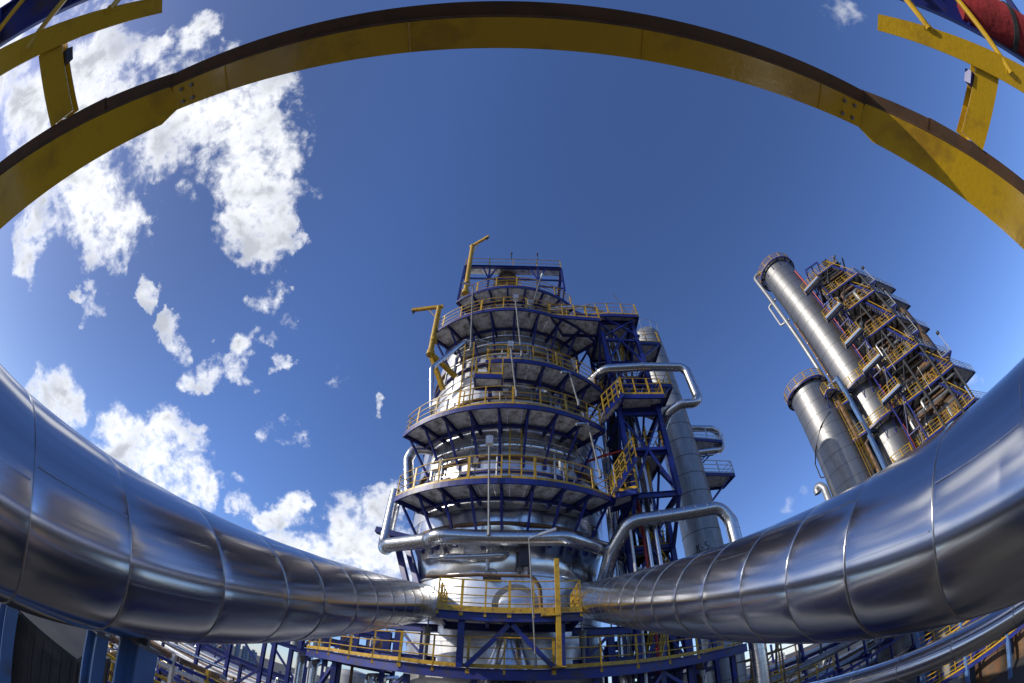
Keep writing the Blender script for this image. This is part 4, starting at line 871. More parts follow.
clad_pipe('riser_pipe', [polar(59.6, 48.4, 13), polar(59.7, 48.4, 47)], .12, .5, 'long red pipe running up the shaded flank of the tallest far column', 8, 9, mats=('red', 'red'))
q = polar(52.7, 48.5); column('side_vessel', q.x, q.y, 1.15, GROUND, 22.5, 'dull_clad', 'narrow dull vessel wedged between the short ribbed and the tallest column', 1.8)
q = polar(60.4, 52.5); column('side_vessel', q.x, q.y, 1.45, GROUND, 37, 'dull_clad', 'dull vessel in shade directly beside the tallest far column', 2.1)
q = polar(63.4, 55); column('side_vessel', q.x, q.y, 1.5, GROUND, 38, 'grey', 'dark grey vessel standing deep inside the brown structure', 2.4)
GJ = 'link platforms between the far columns'
platform([tuple(polar(50.6, 44.6)[:2]), tuple(polar(54.3, 45.2)[:2]), tuple(polar(54.6, 48)[:2]), tuple(polar(51, 48)[:2])], 22.9, 'upper blue link platform between the short ribbed and the tallest column', GJ, rail=[3, 0, 1, 2], h=1.3)
platform([tuple(polar(51.4, 44.8)[:2]), tuple(polar(54.4, 45.0)[:2]), tuple(polar(54.8, 48)[:2]), tuple(polar(51.6, 48)[:2])], 18.3, 'lower blue link platform between the short ribbed and the tallest column', GJ, rail=[3, 0, 1, 2], h=1.3)
for k, (a_, z_) in enumerate(((50.9, 20.5), (52.9, 24.0), (53.6, 17.0))):
    p = polar(a_, 44.9); clad_pipe('bend_pipe', [(p.x, p.y, z_ - 6), (p.x, p.y, z_), tuple(polar(a_ + .9, 46, z_ + .6)), tuple(polar(a_ + 1.0, 47.5, z_ + .6))], .2, .5, ('first', 'middle', 'last')[k] + ' small bent pipe in the cleft between the short and the tallest column', 10, 3, None, ('rust', 'dark_band'))
# slender access tower between the tall column and the brown structure
def local(az, d):
    f = Vector((-math.sin(R(az)), -math.cos(R(az)), 0)); r_ = Vector((math.cos(R(az)), -math.sin(R(az)), 0)); o = polar(az, d)
    return lambda u, v, z=0.0: o + r_ * u + f * v + Vector((0, 0, z))
at = local(60.6, 46.5)
t = thing('access_tower', at(0, 0, GROUND), 'slender dark blue access tower squeezed between the tallest column and the brown structure', 'tower')
for u, v in ((-.9, .7), (.9, .7), (-.9, -.7), (.9, -.7)):
    mb = MB(); mb.bar(at(u, v, GROUND), at(u, v, 41), .14, .14); mb.build('column', 'blue', t, smooth=False)
zs = [6 + 4.3 * i for i in range(9)]
mb = MB()
for i, (z0, z1) in enumerate(zip(zs, zs[1:])):
    mb.bar(at(-.9, .7, z0), at(.9, .7, z1), .08, .08); mb.bar(at(-.9, .7, z1), at(.9, .7, z1), .1, .12)
mb.build('bracing', 'blue', t, smooth=False)
GA = 'balconies of the far access tower'
nm = ['lowest', 'second lowest', 'middle', 'second highest', 'highest']
for i, z in enumerate((19.6, 24.2, 28.7, 33.6, 39.4)):
    platform([tuple(at(-1.7, 1.0)[:2]), tuple(at(-1.5, 2.0)[:2]), tuple(at(1.2, 2.0)[:2]), tuple(at(1.4, 1.0)[:2])], z, nm[i] + ' yellow railed balcony on the far access tower', GA, rail=[0, 1, 2, 3], blue='blue_light', name='balcony')
# ---- brown process structure: stepped decks round rust-stained vessels
def deck_corners(low):
    if low: return [polar(61.2, 45.8), polar(70.3, 49.5), polar(72.3, 59), polar(64, 58)]
    return [polar(61.3, 45.8), polar(68.0, 48.0), polar(70.7, 58.5), polar(64, 57)]
lv = [2.4, 7.7, 12.9, 17.9, 22.8, 27.9, 33.0, 37.0, 41.4]
def F(i, s, t, z=None):
    """point on deck i: s = 0..1 along its front edge, t metres in from it"""
    A, B = deck_corners(i < 4)[:2]; d = (B - A).normalized(); n = Vector((-d.y, d.x, 0))
    if n.dot(A) < 0: n = -n
    p = A + (B - A) * s + n * t; p.z = lv[i] if z is None else z
    return p
vc = polar(65.6, 52.5)
t = thing('process_vessel', (vc.x, vc.y, GROUND), 'thick brown rust-stained vessel inside the stepped platforms', 'vessel')
mb = MB(); mb.lathe([(3.3, -12), (3.3, 21), (2.8, 23), (2.8, 33), (2.2, 34.5), (2.2, 39), (1.4, 40.5), (.02, 41)], (vc.x, vc.y, 0), 36); mb.build('shell', 'brown', t)
for z, r in ((3, 3.3), (6, 3.3), (10.5, 3.3), (15.6, 3.3), (19.5, 3.3), (25, 2.8), (30.5, 2.8), (36, 2.2)):
    mb = MB(); mb.lathe([(r - .03, z - .12), (r + .06, z - .1), (r + .06, z + .1), (r - .03, z + .12)], (vc.x, vc.y, 0), 36); mb.build('insulation_band', 'rust', t)
q = polar(68.6, 54.5); column('side_vessel', q.x, q.y, 1.2, GROUND, 31, 'brown', 'narrower brown vessel on the outer side of the brown structure', 2.2)
q = polar(62.6, 50.5); column('side_vessel', q.x, q.y, 1.2, GROUND, 36, 'dull_clad', 'slim weathered vessel on the inner side of the brown structure', 2.2)
q = polar(66.8, 50.2); column('side_vessel', q.x, q.y, .75, 33.2, 36.2, 'bright_clad', 'short pale vessel standing high on the brown structure', 1.2)
fr = thing('steel_structure', (vc.x, vc.y, GROUND), 'dark steel frame standing round the brown vessel', 'frame')
for i0, s, tt, zt in ((4, .0, .15, 41.4), (4, 1, .15, 37), (4, .5, .15, 33), (0, 1, .2, 17.9), (4, 0, 9, 37), (4, 1, 9, 37), (4, 1.0, 4.5, 33)):
    mb = MB(); a = F(i0, s, tt, GROUND); mb.bar(a, F(i0, s, tt, zt), .22, .22); mb.build('column', 'dark', fr, smooth=False)
for i, (z0, z1) in enumerate(zip(lv, lv[1:])):
    for a_, b_ in ((F(4, 0, .2, z0), F(4, .5, .2, z1 - .3)), (F(4, 1, .2, z0), F(4, 1, 5, z1 - .3))):
        mb = MB(); mb.bar(a_, b_, .13, .13); mb.build('brace', 'dark', fr, smooth=False)
rnd = random.Random(11)
GB = 'stepped platforms of the brown structure'; GE = 'equipment drums on the brown structure'; GL = 'lamp poles of the brown structure'
nm = ['ground-near', 'second-lowest', 'third-lowest', 'fourth-lowest', 'middle', 'fourth-highest', 'third-highest', 'second-highest', 'topmost']
kinds = ['rusty', 'brown', 'grey', 'dark']
mt = {'rusty': 'rust', 'brown': 'brown', 'grey': 'dull_clad', 'dark': 'dark', 'pale': 'galv'}
for i, z in enumerate(lv):
    cs = deck_corners(i < 4)
    if i == 8: cs = [F(8, .02, .5), F(8, .85, .5), F(8, .95, 6), F(8, .1, 6)]
    dz = 0
    t = platform([tuple(c[:2]) for c in cs], z, nm[i] + ' of the stepped railed platforms on the brown structure', GB, rail=[0, 1], step=1.3, blue='blue', h=1.25)
    railing(t, [Vector((cs[1].x, cs[1].y, z)), Vector((cs[2].x, cs[2].y, z))], 1.1, 1.3, 'galv', posts=False)
    mb = MB()
    for j in range(7): mb.bar(F(i, j / 6, .3, z - .28), F(i, j / 6, 9, z - .28), .14, .28)
    mb.build('joist', 'dark', t, smooth=False)
    if i == 8: continue
    # hung outrigger balcony half a storey up, on the outer side
    if i in (3, 4, 5, 6):
        p0, p1 = F(i, 1.0, 1.2), F(i, 1.0, 5.2); o = (F(i, 1.12, 1.2) - F(i, 1.0, 1.2)).normalized() * 1.7
        zz = z + 2.2
        platform([tuple(p0[:2]), tuple((p0 + o)[:2]), tuple((p1 + o)[:2]), tuple(p1[:2])], zz, 'outrigger balcony with grey rails above the %s stepped platform' % nm[i], 'outrigger balconies of the brown structure', rail=[0, 1, 2, 3], rail_mat='galv', name='balcony', brace_to=[((p0.x, p0.y, zz - 1.5), (p0.x + o.x, p0.y + o.y, zz - .2)), ((p1.x, p1.y, zz - 1.5), (p1.x + o.x, p1.y + o.y, zz - .2))])
        q = p0 + o; q.z = zz; qb = q + Vector((0, 0, 2.8))
        t = thing('lamp_pole', q, 'small lamp pole with round head on the outrigger above the %s stepped platform' % nm[i], 'lamp', GL)
        mb = MB(); mb.tube([q, qb], .045, 6); mb.build('pole', 'grey', t)
        mb = MB(); mb.tube([qb, qb + Vector((0, 0, .35))], .24, 10); mb.build('lamp_head', 'dark', t)
    for j in range(4):
        kd = kinds[(i * 2 + j) % 4]; s = .1 + j * .26; r = rnd.uniform(.38, .7); Ln = rnd.uniform(1.3, 2.3)
        if (i + j) % 3 == 0:
            mb = MB(); a = F(i, s, 1.9, z + r + .45); b = F(i, s + .22, 1.9, z + r + .45); d = (b - a).normalized()
            mb.tube([a - d * .2, a, b, b + d * .2], [r * .5, r, r, r * .5], 16)
            for qq in (a + d * .3, b - d * .3): mb.bar(qq - Vector((0, 0, r + .45)), qq, .25, .12)
            tag(mb.build('drum', mt[kd]), '%s horizontal drum on the %s stepped platform of the brown structure' % (kd, nm[i]), 'drum', GE)
        elif (i + j) % 3 == 1:
            mb = MB(); q = F(i, s, 1.6); mb.lathe([(r, z), (r, z + Ln + .6), (r * .6, z + Ln + .9), (.02, z + Ln + 1.0)], (q.x, q.y, 0), 18); mb.lathe([(r * 1.2, z + .6), (r * 1.2, z + .75)], (q.x, q.y, 0), 18)
            tag(mb.build('upright_tank', mt[kd]), '%s upright tank on the %s stepped platform of the brown structure' % (kd, nm[i]), 'tank', GE)
        else:
            q0 = F(i, s, .9, z + .1); clad_pipe('bend_pipe', [q0, q0 + Vector((0, 0, 2.2)), F(i, s + .2, 1.0, z + 2.9), F(i, s + .22, 2.6, z + 3.9)], rnd.uniform(.14, .3), .5, '%s bent pipe rising from the %s stepped platform of the brown structure' % (kd, nm[i]), 10, 9, GE, (mt[kd], 'dark_band'))
    for k, s in enumerate((.12, .45)):
        if i in (3, 4, 6) and (i + k) % 2 == 0:
            a = F(i, s + .1 * (i % 3), -.1, z - .9); b = F(i, s + .03 + .1 * (i % 3), -.1, z + 2.3); mb = MB(); mb.tube([a, b], .045, 8); mb.tube([b, b + Vector((0, 0, .3))], .09, 8)
            tag(mb.build('lamp_pole', 'grey'), 'thin grey lamp pole clamped to the %s of the %s stepped platform' % ('inner corner' if k == 0 else 'front middle', nm[i]), 'lamp', GL)
    for k in range(3):
        s = .08 + .4 * k + .05 * (i % 3); a = F(i, s, 2.8 + k * .4, z); kd = kinds[(i + k) % 3]
        clad_pipe('riser_pipe', [a, a + Vector((0, 0, (lv + [45])[i + 1] - z - .3))], .12 + .06 * k, .3, '%s riser between the %s stepped platform and the one above' % (kd, nm[i]), 10, 2.5, 'risers of the brown structure', (mt[kd], 'dark_band'))
for i, z in enumerate(lv[:-1]):
    hgt = lv[i + 1] - z
    for k in range(5):
        kd = kinds[(i + 2 * k) % 4]; s0 = rnd.uniform(-.02, .35); s1 = rnd.uniform(.55, 1.02); tt = rnd.uniform(.3, 1.4); zz = z + hgt * (.42 + .11 * k) + rnd.uniform(-.1, .1)
        clad_pipe('run_pipe', [F(i, s0, tt, zz - rnd.uniform(.8, 2)), F(i, s0, tt, zz), F(i, s1, tt, zz), F(i, s1, tt + 1.5, zz), F(i, s1, tt + 1.5, zz - 1.2)], rnd.uniform(.07, .22), .35, '%s pipe run above the %s stepped platform of the brown structure' % (kd, nm[i]), 8, 3, '%s pipe runs above the %s stepped platform' % (kd, nm[i]), (mt[kd], 'dark_band'))
    for k in range(3):
        kd = ('dark', 'brown', 'grey')[k]; q = F(i, .15 + .3 * k + .04 * (i % 3), .8 + .5 * k, z); bx = MB(); hh = rnd.uniform(.9, 1.9); ww = rnd.uniform(.5, 1.1)
        bx.box(q + Vector((0, 0, hh / 2)), (ww, .6, hh), R(-25)); bx.box(q + Vector((0, 0, hh + .06)), (ww * 1.1, .7, .06), R(-25))
        tag(bx.build('cabinet', mt[kd], smooth=False), '%s cabinet on the %s stepped platform of the brown structure' % (kd, nm[i]), 'cabinet', 'cabinets on the brown structure')
    mb = MB(); a = F(i, .98, .4, z); b = F(i, .62, .4, lv[i + 1])
    tst = thing('stair_flight', a, 'zigzag stair flight rising from the %s stepped platform of the brown structure' % nm[i], 'stairs', 'stair flights of the brown structure')
    for o_ in (0, .8):
        mb = MB(); mb.bar(F(i, .98, .4 + o_, z), F(i, .62, .4 + o_, lv[i + 1]), .06, .28); mb.build('stringer', 'blue', tst, smooth=False)
        mb = MB(); up = Vector((0, 0, 1.1)); mb.bar(F(i, .98, .4 + o_, z) + up, F(i, .62, .4 + o_, lv[i + 1]) + up, .08, .08); mb.build('handrail', 'yellow', tst, smooth=False)
    mb = MB()
    for k in range(14): f_ = (k + .5) / 14; mb.bar(F(i, .98 - .36 * f_, .4, z + hgt * f_), F(i, .98 - .36 * f_, 1.2, z + hgt * f_), .25, .04)
    mb.build('tread', 'deck', tst, smooth=False)
t = thing('winch_gear', F(8, .75, 2, 41.4), 'tangled dark winch gear on the top of the brown structure', 'machinery')
mb = MB()
for k in range(9):
    a = F(8, rnd.uniform(.5, 1.0), rnd.uniform(1, 3), 41.5 + rnd.uniform(.1, 1)); b = F(8, rnd.uniform(.5, 1.05), rnd.uniform(1, 3), 42.6 + rnd.uniform(0, 2.0)); mb.bar(a, b, rnd.uniform(.15, .45), rnd.uniform(.12, .3))
mb.build('jib_frame', 'dark', t, smooth=False)
mb = MB(); mb.tube([F(8, .6, 2.2, 42.1), F(8, .85, 2.2, 42.2)], .5, 14); mb.build('drum', 'dark', t)
t = thing('roof_frame', F(8, .2, .6, 41.4), 'small dark blue roof frame on the top of the brown structure', 'frame')
mb = MB()
pa, pb, pc, pd = (F(8, .03, .6, 43.6), F(8, .42, .6, 43.6), F(8, .45, 4, 43.6), F(8, .06, 4, 43.6))
for a, b in ((pa, pb), (pb, pc), (pc, pd), (pd, pa), ((pa + pb) / 2, (pc + pd) / 2)): mb.bar(a, b, .16, .2)
for a in (pa, pb, pc, pd): mb.bar((a.x, a.y, 41.4), a, .16, .16)
mb.build('beam', 'blue', t, smooth=False)
out_ = (F(4, 1.1, 2) - F(4, 1.0, 2)).normalized()
caged_ladder(F(4, 1.03, 2.5, 13), F(4, 1.03, 2.5, 24), tuple(out_), 'grey caged ladder on the lower outer edge of the brown structure', None, 'galv', w=.8)
caged_ladder(F(4, 1.03, 3.5, 28), F(4, 1.03, 3.5, 37), tuple(out_), 'grey caged ladder near the top outer edge of the brown structure', None, 'galv', w=.8)
# blue stair and trusses at the foot of the brown structure, lower right corner
ft = local(60.5, 34)
t = thing('walkway_trestle', ft(0, 0, GROUND), 'dark blue frame with sloping yellow railings below the broad right pipe end', 'frame')
for u, v in ((-5, 1), (-1.6, 1), (1.8, 1), (5.2, 1), (-5, -2), (5.2, -2)):
    mb = MB(); mb.bar(ft(u, v, GROUND), ft(u, v, -2.2), .28, .28); mb.build('column', 'blue_light', t, smooth=False)
for z in (-8.6, -5.3, -2.4):
    mb = MB(); mb.bar(ft(-5, 1, z), ft(5.2, 1, z), .2, .34); mb.bar(ft(-5, -2, z), ft(5.2, -2, z), .2, .34); mb.build('beam', 'blue', t, smooth=False)
    railing(t, [ft(-5, 1.1, z + .2), ft(5.2, 1.1, z + .2)], 1.1, 1.3, posts=False)
for u in (-5, -1.6, 1.8):
    mb = MB(); mb.bar(ft(u, 1, -8.6), ft(u + 3.4, 1, -5.3), .14, .14); mb.bar(ft(u, 1, -5.3), ft(u + 3.4, 1, -2.4), .14, .14); mb.build('brace', 'blue', t, smooth=False)
for i, (u, v, r, z1, kd) in enumerate(((-3.2, -3, 1.2, -3.2, 'grey'), (.4, -3.5, 1.5, -4, 'brown'), (3.6, -3, 1.1, -2.8, 'rusty'))):
    q = ft(u, v); mb = MB(); mb.lathe([(r, GROUND), (r, z1), (r * .7, z1 + .5), (.02, z1 + .7)], (q.x, q.y, 0), 24)
    tag(mb.build('upright_tank', mt[kd]), kd + ' upright tank behind the dark blue frame in the lower right', 'tank', 'tanks behind the lower right frame')

# ================================================================== PIPE RACKS AND BACKGROUND PLANT
def rack(name, x0, x1, y, tiers, step, label, seed, depth=4.0, post_h=None, group=None):
    t = thing(name, ((x0 + x1) / 2, y, GROUND), label, 'pipe rack')
    rn = random.Random(seed); k = max(1, round((x1 - x0) / step))
    mb = MB(); top = max(tiers) + .2
    n_ = 0
    for i in range(k + 1):
        x = x0 + (x1 - x0) * i / k
        for yy in (y, y + depth):
            mb = MB(); mb.ibeam((x, yy, GROUND), (x, yy, post_h or top), .17, .17, .02, (0, 1, 0)); mb.build('post', 'blue', t, smooth=False)
        for z in tiers:
            mb = MB(); mb.ibeam((x, y - .5, z - .18), (x, y + depth + .5, z - .18), .18, .3); mb.build('cross_beam', 'blue', t, smooth=False)
    mb = MB()
    for z in tiers: mb.bar((x0, y, z - .5), (x1, y, z - .5), .12, .26); mb.bar((x0, y + depth, z - .5), (x1, y + depth, z - .5), .12, .26)
    for i in range(k):
        xa = x0 + (x1 - x0) * i / k; xb = x0 + (x1 - x0) * (i + 1) / k
        if i % 2 == 0: mb.bar((xa, y, tiers[0] - .4), (xb, y, top - .4), .1, .1)
    mb.build('bracing', 'blue', t, smooth=False)
    return t
def rack_pipes(x0, x1, y, tiers, depth, seed, where, every=.5):
    rn = random.Random(seed); kinds2 = [('shiny', 'small_clad'), ('shiny', 'small_clad'), ('grey', 'galv'), ('pale', 'white'), ('brown', 'rust')]
    tn = ['bottom', 'middle', 'top', 'upper']
    for j, z in enumerate(tiers):
        yy = y + .1; cnt = 0
        while yy < y + depth:
            r = rn.choice((.06, .09, .12, .16, .2)); kd, m_ = rn.choice(kinds2); yy += r + .05
            pts = [(x0 - rn.uniform(0, 1.5), yy, z + r)]
            if rn.random() < .3:
                xm = rn.uniform(x0 + 3, x1 - 4); pts += [(xm, yy, z + r), (xm, yy, z + r + .8), (xm + 1.4, yy, z + r + .8), (xm + 1.4, yy, z + r)]
            pts += [(x1 + rn.uniform(0, 1.5), yy, z + r)]
            mb = pipe_mesh(pts, r, r * 1.6, 8, 3.0)
            tag(mb.build('rack_pipe', [m_, 'band']), '%s straight pipe on the %s tier of the %s' % (kd, tn[j], where) if len(pts) == 2 else '%s looped pipe on the %s tier of the %s' % (kd, tn[j], where), 'pipe', '%s pipes on the %s tier of the %s' % (kd, tn[j], where))
            yy += r + every * rn.uniform(.5, 1.1); cnt += 1
rack('pipe_rack', -52, -8, 22.5, (-5.6, -2.7), 6, 'wide blue pipe rack full of parallel pipes below the broad left pipe', 3, depth=17, post_h=-.9)
rack_pipes(-52, -8, 22.5, (-5.6, -2.7), 17, 5, 'rack below the dark pipe', .34)
rack('pipe_rack', 14, 50, 27, (-5.6, -3.2, -.8), 3.4, 'blue pipe rack with slanted hangers below the broad right pipe', 4, depth=9, post_h=1.6)
rack_pipes(14, 50, 27, (-5.6, -3.2, -.8), 9, 6, 'rack below the bright pipe', .34)
rack('pipe_rack', -75, 0, 48, (-3.8, -2.0), 7.5, 'distant blue pipe rack beyond the one with many loops', 5)
rack_pipes(-75, 0, 48, (-3.8, -2.0), 4, 8, 'far rack', .5)
# foreground steelwork at the left, below the pipe: yellow and white pipes, small frames
rn = random.Random(21)
sf = local(-50, 13.5)
t = thing('pipe_trestle', sf(0, 0, GROUND), 'rusty yellow manifold frame seen between the dark box and the pale blue columns', 'frame')
for u in (-2.2, -1.1, 0, 1.1, 2.2, 3.3):
    mb = MB(); mb.bar(sf(u, 0, GROUND), sf(u, 0, -1.2), .12, .12); mb.build('post', 'yellow' if int(u * 10) % 2 else 'galv', t, smooth=False)
for z in (-4.2, -3.3, -2.4, -1.5):
    mb = MB(); mb.bar(sf(-2.4, 0, z), sf(3.5, 0, z), .1, .12); mb.build('beam', 'yellow' if z in (-2.4, -4.2) else 'blue', t, smooth=False)
for i in range(7):
    z = -4.0 + i * .42; v = -.4 - (i % 3) * .3
    kd, m_ = (('pale', 'white'), ('rusty', 'rust'), ('shiny', 'small_clad'), ('yellow', 'yellow'))[i % 4]
    clad_pipe('manifold_pipe', [sf(-3, v, z), sf(-.6 + .3 * i, v, z), sf(-.6 + .3 * i, v, z + .5), sf(4, v - .3, z + .5)], .07 + .02 * (i % 3), .2, kd + ' manifold pipe between the dark box and the pale blue columns, ' + ('low', 'low', 'low', 'middle', 'high', 'high', 'topmost')[i] + ' in its frame', 8, 2, 'manifold pipes left of the pale blue columns', (m_, 'band'))
# blue truss frames and standpipes left of the column foot
tf = thing('truss_frame', (-13.5, 22, GROUND), 'blue cross braced truss frame left of the column foot below the left pipe end', 'frame')
xs = [-16.8, -14.6, -12.4, -10.2]
for x in xs:
    mb = MB(); mb.ibeam((x, 21.5, GROUND), (x, 21.5, 2.6), .2, .2, .02, (0, 1, 0)); mb.build('column', 'blue', tf, smooth=False)
for z in (-3.2, -.8, 1.4):
    mb = MB(); mb.ibeam((xs[0], 21.5, z), (xs[-1], 21.5, z), .2, .32); mb.build('beam', 'blue', tf, smooth=False)
for a, b in zip(xs, xs[1:]):
    mb = MB(); mb.bar((a, 21.45, -3.2), (b, 21.45, -.8), .12, .12); mb.bar((b, 21.45, -.8), (a, 21.45, 1.4), .12, .12); mb.build('brace', 'blue', tf, smooth=False)
for i, x in enumerate((-9.4, -8.7, -5.6, -5.25, -4.9, -4.5)):
    clad_pipe('standpipe', [(x, 18.6 if i > 1 else 20, GROUND), (x, 18.6 if i > 1 else 20, .55), (x, 21, .8)], .11 if i > 1 else .2, .3, ('first', 'second', 'third', 'fourth', 'fifth', 'sixth')[i] + ' of the pale standpipes under the low deck, counted from the truss frame', 12, 1.2, 'standpipes under the low deck', ('small_clad', 'band'))
for i, (x, y, r, L) in enumerate(((-14.2, 19.6, .55, 1.0), (-11.6, 19.2, .45, 1.2))):
    mb = MB(); mb.tube([(x, y - L, -2.6), (x, y - L * .8, -2.6), (x, y + L, -2.6)], [r * .6, r, r], 20); mb.bar((x, y, GROUND), (x, y, -2.8), .2, .3)
    tag(mb.build('drum', 'dull_clad'), ('larger', 'smaller')[i] + ' grey horizontal drum in front of the truss frame', 'drum')
for i, x in enumerate((-8.0, -7.2, 7.4, 8.2)):
    mb = MB(); mb.tube([(x, 17.9, GROUND), (x, 17.9, .2)], .05, 8); mb.tube([(x, 17.9, .2), (x, 17.9, .5)], .12, 8)
    tag(mb.build('gauge_post', 'white'), ('outer white', 'inner white', 'inner pale', 'outer pale')[i] + ' gauge post under the %s end of the low deck' % ('left' if i < 2 else 'right'), 'post')
# handrailed blue stair seen below the right pipe near the deck end
rs = thing('scaffold', (9.9, 17.5, GROUND), 'brown and yellow pipe scaffold at the right end of the low service deck', 'scaffold')
for x in (9.9, 10.7, 11.5, 12.3):
    for y in (16.8, 18.2):
        mb = MB(); mb.tube([(x, y, GROUND), (x + .15, y, 1.9)], .045, 6); mb.build('standard', 'rust' if y < 17 else 'yellow', rs)
for z in (-3, -1.9, -.8, .3, 1.3):
    mb = MB(); mb.tube([(9.7, 16.8, z), (12.6, 16.8, z)], .04, 6); mb.tube([(9.7, 18.2, z + .1), (12.6, 18.2, z + .1)], .04, 6); mb.build('ledger', 'yellow' if z in (-.8, 1.3) else 'rust', rs)
mb = MB()
for z in (-3, -.8): mb.tube([(9.9, 16.76, z), (12.3, 16.76, z + 2.1)], .035, 6)
mb.build('diagonal', 'rust', rs)
clad_pipe('conduit', [(13.5, 24.2, -1.6), (22, 24.6, -1.3), (34, 25.2, -1.4)], .3, .6, 'dark grey conduit running behind the slim clad pipe', 14, 3, None, ('grey', 'band'))
rn = random.Random(5)
for i in range(9):
    x = 15.5 + i * 2.1; mb = MB(); mb.bar((x, 26.4, -1.0), (x + .45, 26.4, 1.9), .12, .12); mb.bar((x + .45, 26.4, 1.9), (x + .1, 26.4, 2.3), .1, .1); mb.box((x, 26.4, -1.15), (.24, .24, .3))
    tag(mb.build('hanger', 'dark', smooth=False), 'dark slanted pipe hanger on the rack below the right pipe', 'pipe hanger', 'slanted hangers on the right rack')
# far plant and town on the horizon
rn = random.Random(9)
nmB = ['broad', 'tall narrow', 'stepped', 'low', 'slim', 'bulky', 'twin', 'short', 'plain']
for i, (az, h, w) in enumerate(((-36.4, 14.5, 9), (-35.2, 17, 6), (-34.3, 15, 8), (-33.2, 17.5, 5), (-32.2, 15.5, 7), (-31.2, 14, 8), (-38, 14, 10), (-40, 13.5, 12), (34.5, 15, 9))):
    p = polar(az, 420 + 8 * i); t = thing('city_block', (p.x, p.y, GROUND), nmB[i] + ' pale block on the skyline ' + ('under the left pipe' if az < 0 else 'under the right pipe'), 'building', 'far town blocks')
    mb = MB(); mb.box((p.x, p.y, GROUND + h / 2), (w, 9, h), R(-az)); mb.box((p.x, p.y, GROUND + h + .9), (w * .4, 4, 1.8), R(-az)); mb.build('wall', 'tower_block', t, smooth=False)
    mb = MB(); f = Vector((-math.sin(R(az)), -math.cos(R(az)), 0)); r_ = Vector((math.cos(R(az)), -math.sin(R(az)), 0))
    for zz in range(3, int(h) - 1, 3):
        for k in range(int(w / 3)):
            q = p + r_ * (-w / 2 + 1.5 + 3 * k) + f * 4.52; mb = MB(); mb.box((q.x, q.y, GROUND + zz), (1.5, .06, 1.5), R(-az)); mb.build('window', 'glass', t, smooth=False)

# low sheds and tanks filling the plant floor
for i, (x, y, w, d, h) in enumerate(((-30, 60, 26, 12, 8.0), (6, 62, 22, 12, 9), (40, 64, 30, 12, 9.5), (-62, 44, 16, 16, 7))):
    t = thing('shed', (x, y, GROUND), ('long grey shed beyond the left rack', 'grey shed behind the silver column', 'wide grey shed beyond the right rack', 'square grey shed far out to the left')[i], 'shed')
    mb = MB(); mb.box((x, y, GROUND + h / 2), (w, d, h)); mb.build('wall', 'grey', t, smooth=False)
    mb = MB(); mb.add([(x - w / 2 - .4, y - d / 2 - .4, GROUND + h), (x + w / 2 + .4, y - d / 2 - .4, GROUND + h), (x + w / 2 + .4, y + d / 2 + .4, GROUND + h), (x - w / 2 - .4, y + d / 2 + .4, GROUND + h), (x - w / 2 - .4, y, GROUND + h + 1.4), (x + w / 2 + .4, y, GROUND + h + 1.4)], [(0, 1, 5, 4), (2, 3, 4, 5), (0, 4, 3), (1, 2, 5), (0, 3, 2, 1)]); mb.build('roof', 'dull_clad', t, smooth=False)

def equipment_frame(x0, x1, y0, y1, z0, z1, label, seed):
    rn = random.Random(seed); t = thing('equipment_skid', ((x0 + x1) / 2, y0, z0), label, 'equipment', 'equipment skids at the column foot')
    k = 4
    for i in range(k + 1):
        x = x0 + (x1 - x0) * i / k
        for y in (y0, y1):
            mb = MB(); mb.ibeam((x, y, GROUND if i % 2 == 0 else z0), (x, y, z1), .2, .2, .02, (0, 1, 0)); mb.build('post', 'blue', t, smooth=False)
    for z in (z0, (z0 + z1) / 2, z1):
        for y in (y0, y1):
            mb = MB(); mb.ibeam((x0, y, z), (x1, y, z), .16, .24); mb.build('beam', 'blue', t, smooth=False)
    mb = MB(); mb.box(((x0 + x1) / 2, (y0 + y1) / 2, z0 + .02), (x1 - x0, y1 - y0, .05)); mb.build('deck', 'deck', t, smooth=False)
    for i in range(k):
        xa = x0 + (x1 - x0) * i / k; xb = x0 + (x1 - x0) * (i + 1) / k
        mb = MB(); mb.bar((xa, y0, z0), (xb, y0, z1), .1, .1); mb.build('brace', 'blue', t, smooth=False)
        r = rn.uniform(.28, .45); xm = (xa + xb) / 2; ym = (y0 + y1) / 2; h = (z1 - z0) * rn.uniform(.55, .95)
        mb = MB(); mb.lathe([(r, z0 + .05), (r, z0 + h - .2), (r * .6, z0 + h), (.02, z0 + h + .05)], (xm, ym, 0), 18); mb.build('pot', ('dull_clad', 'small_clad', 'grey', 'rust')[i % 4], t)
        mb = MB(); mb.tube(fillet([(xm, y0 + .1, z0 + .3), (xm, y0 + .1, z0 + h), (xb - .1, y0 + .2, z0 + h), (xb - .1, y0 + .2, z0 - 3)], .2), .07, 8); mb.build('branch_pipe', ('galv', 'white', 'rust', 'small_clad')[i % 4], t)
    mb = MB()
    for z in (z1 + .5, z1 + 1.05): mb.bar((x0, y0, z), (x1, y0, z), .05, .05)
    for i in range(7): x = x0 + (x1 - x0) * i / 6; mb.bar((x, y0, z1), (x, y0, z1 + 1.05), .06, .04)
    mb.build('railing', 'yellow', t, smooth=False)
equipment_frame(-10.2, -5.0, 18.6, 20.4, 1.0, 2.7, 'crowded blue equipment skid behind the low deck, beneath the end of the dark pipe', 1)
equipment_frame(4.6, 9.4, 18.9, 20.6, -1.6, 2.6, 'crowded blue equipment skid behind the low deck, beneath the end of the bright pipe', 2)
equipment_frame(-15.5, -6, 17.0, 18.6, -6.8, -3.2, 'long low blue skid with pots under the truss frame', 3)
equipment_frame(9.5, 17.5, 20.2, 22, -6.6, -2.4, 'long low blue skid with pots under the brown scaffold', 4)
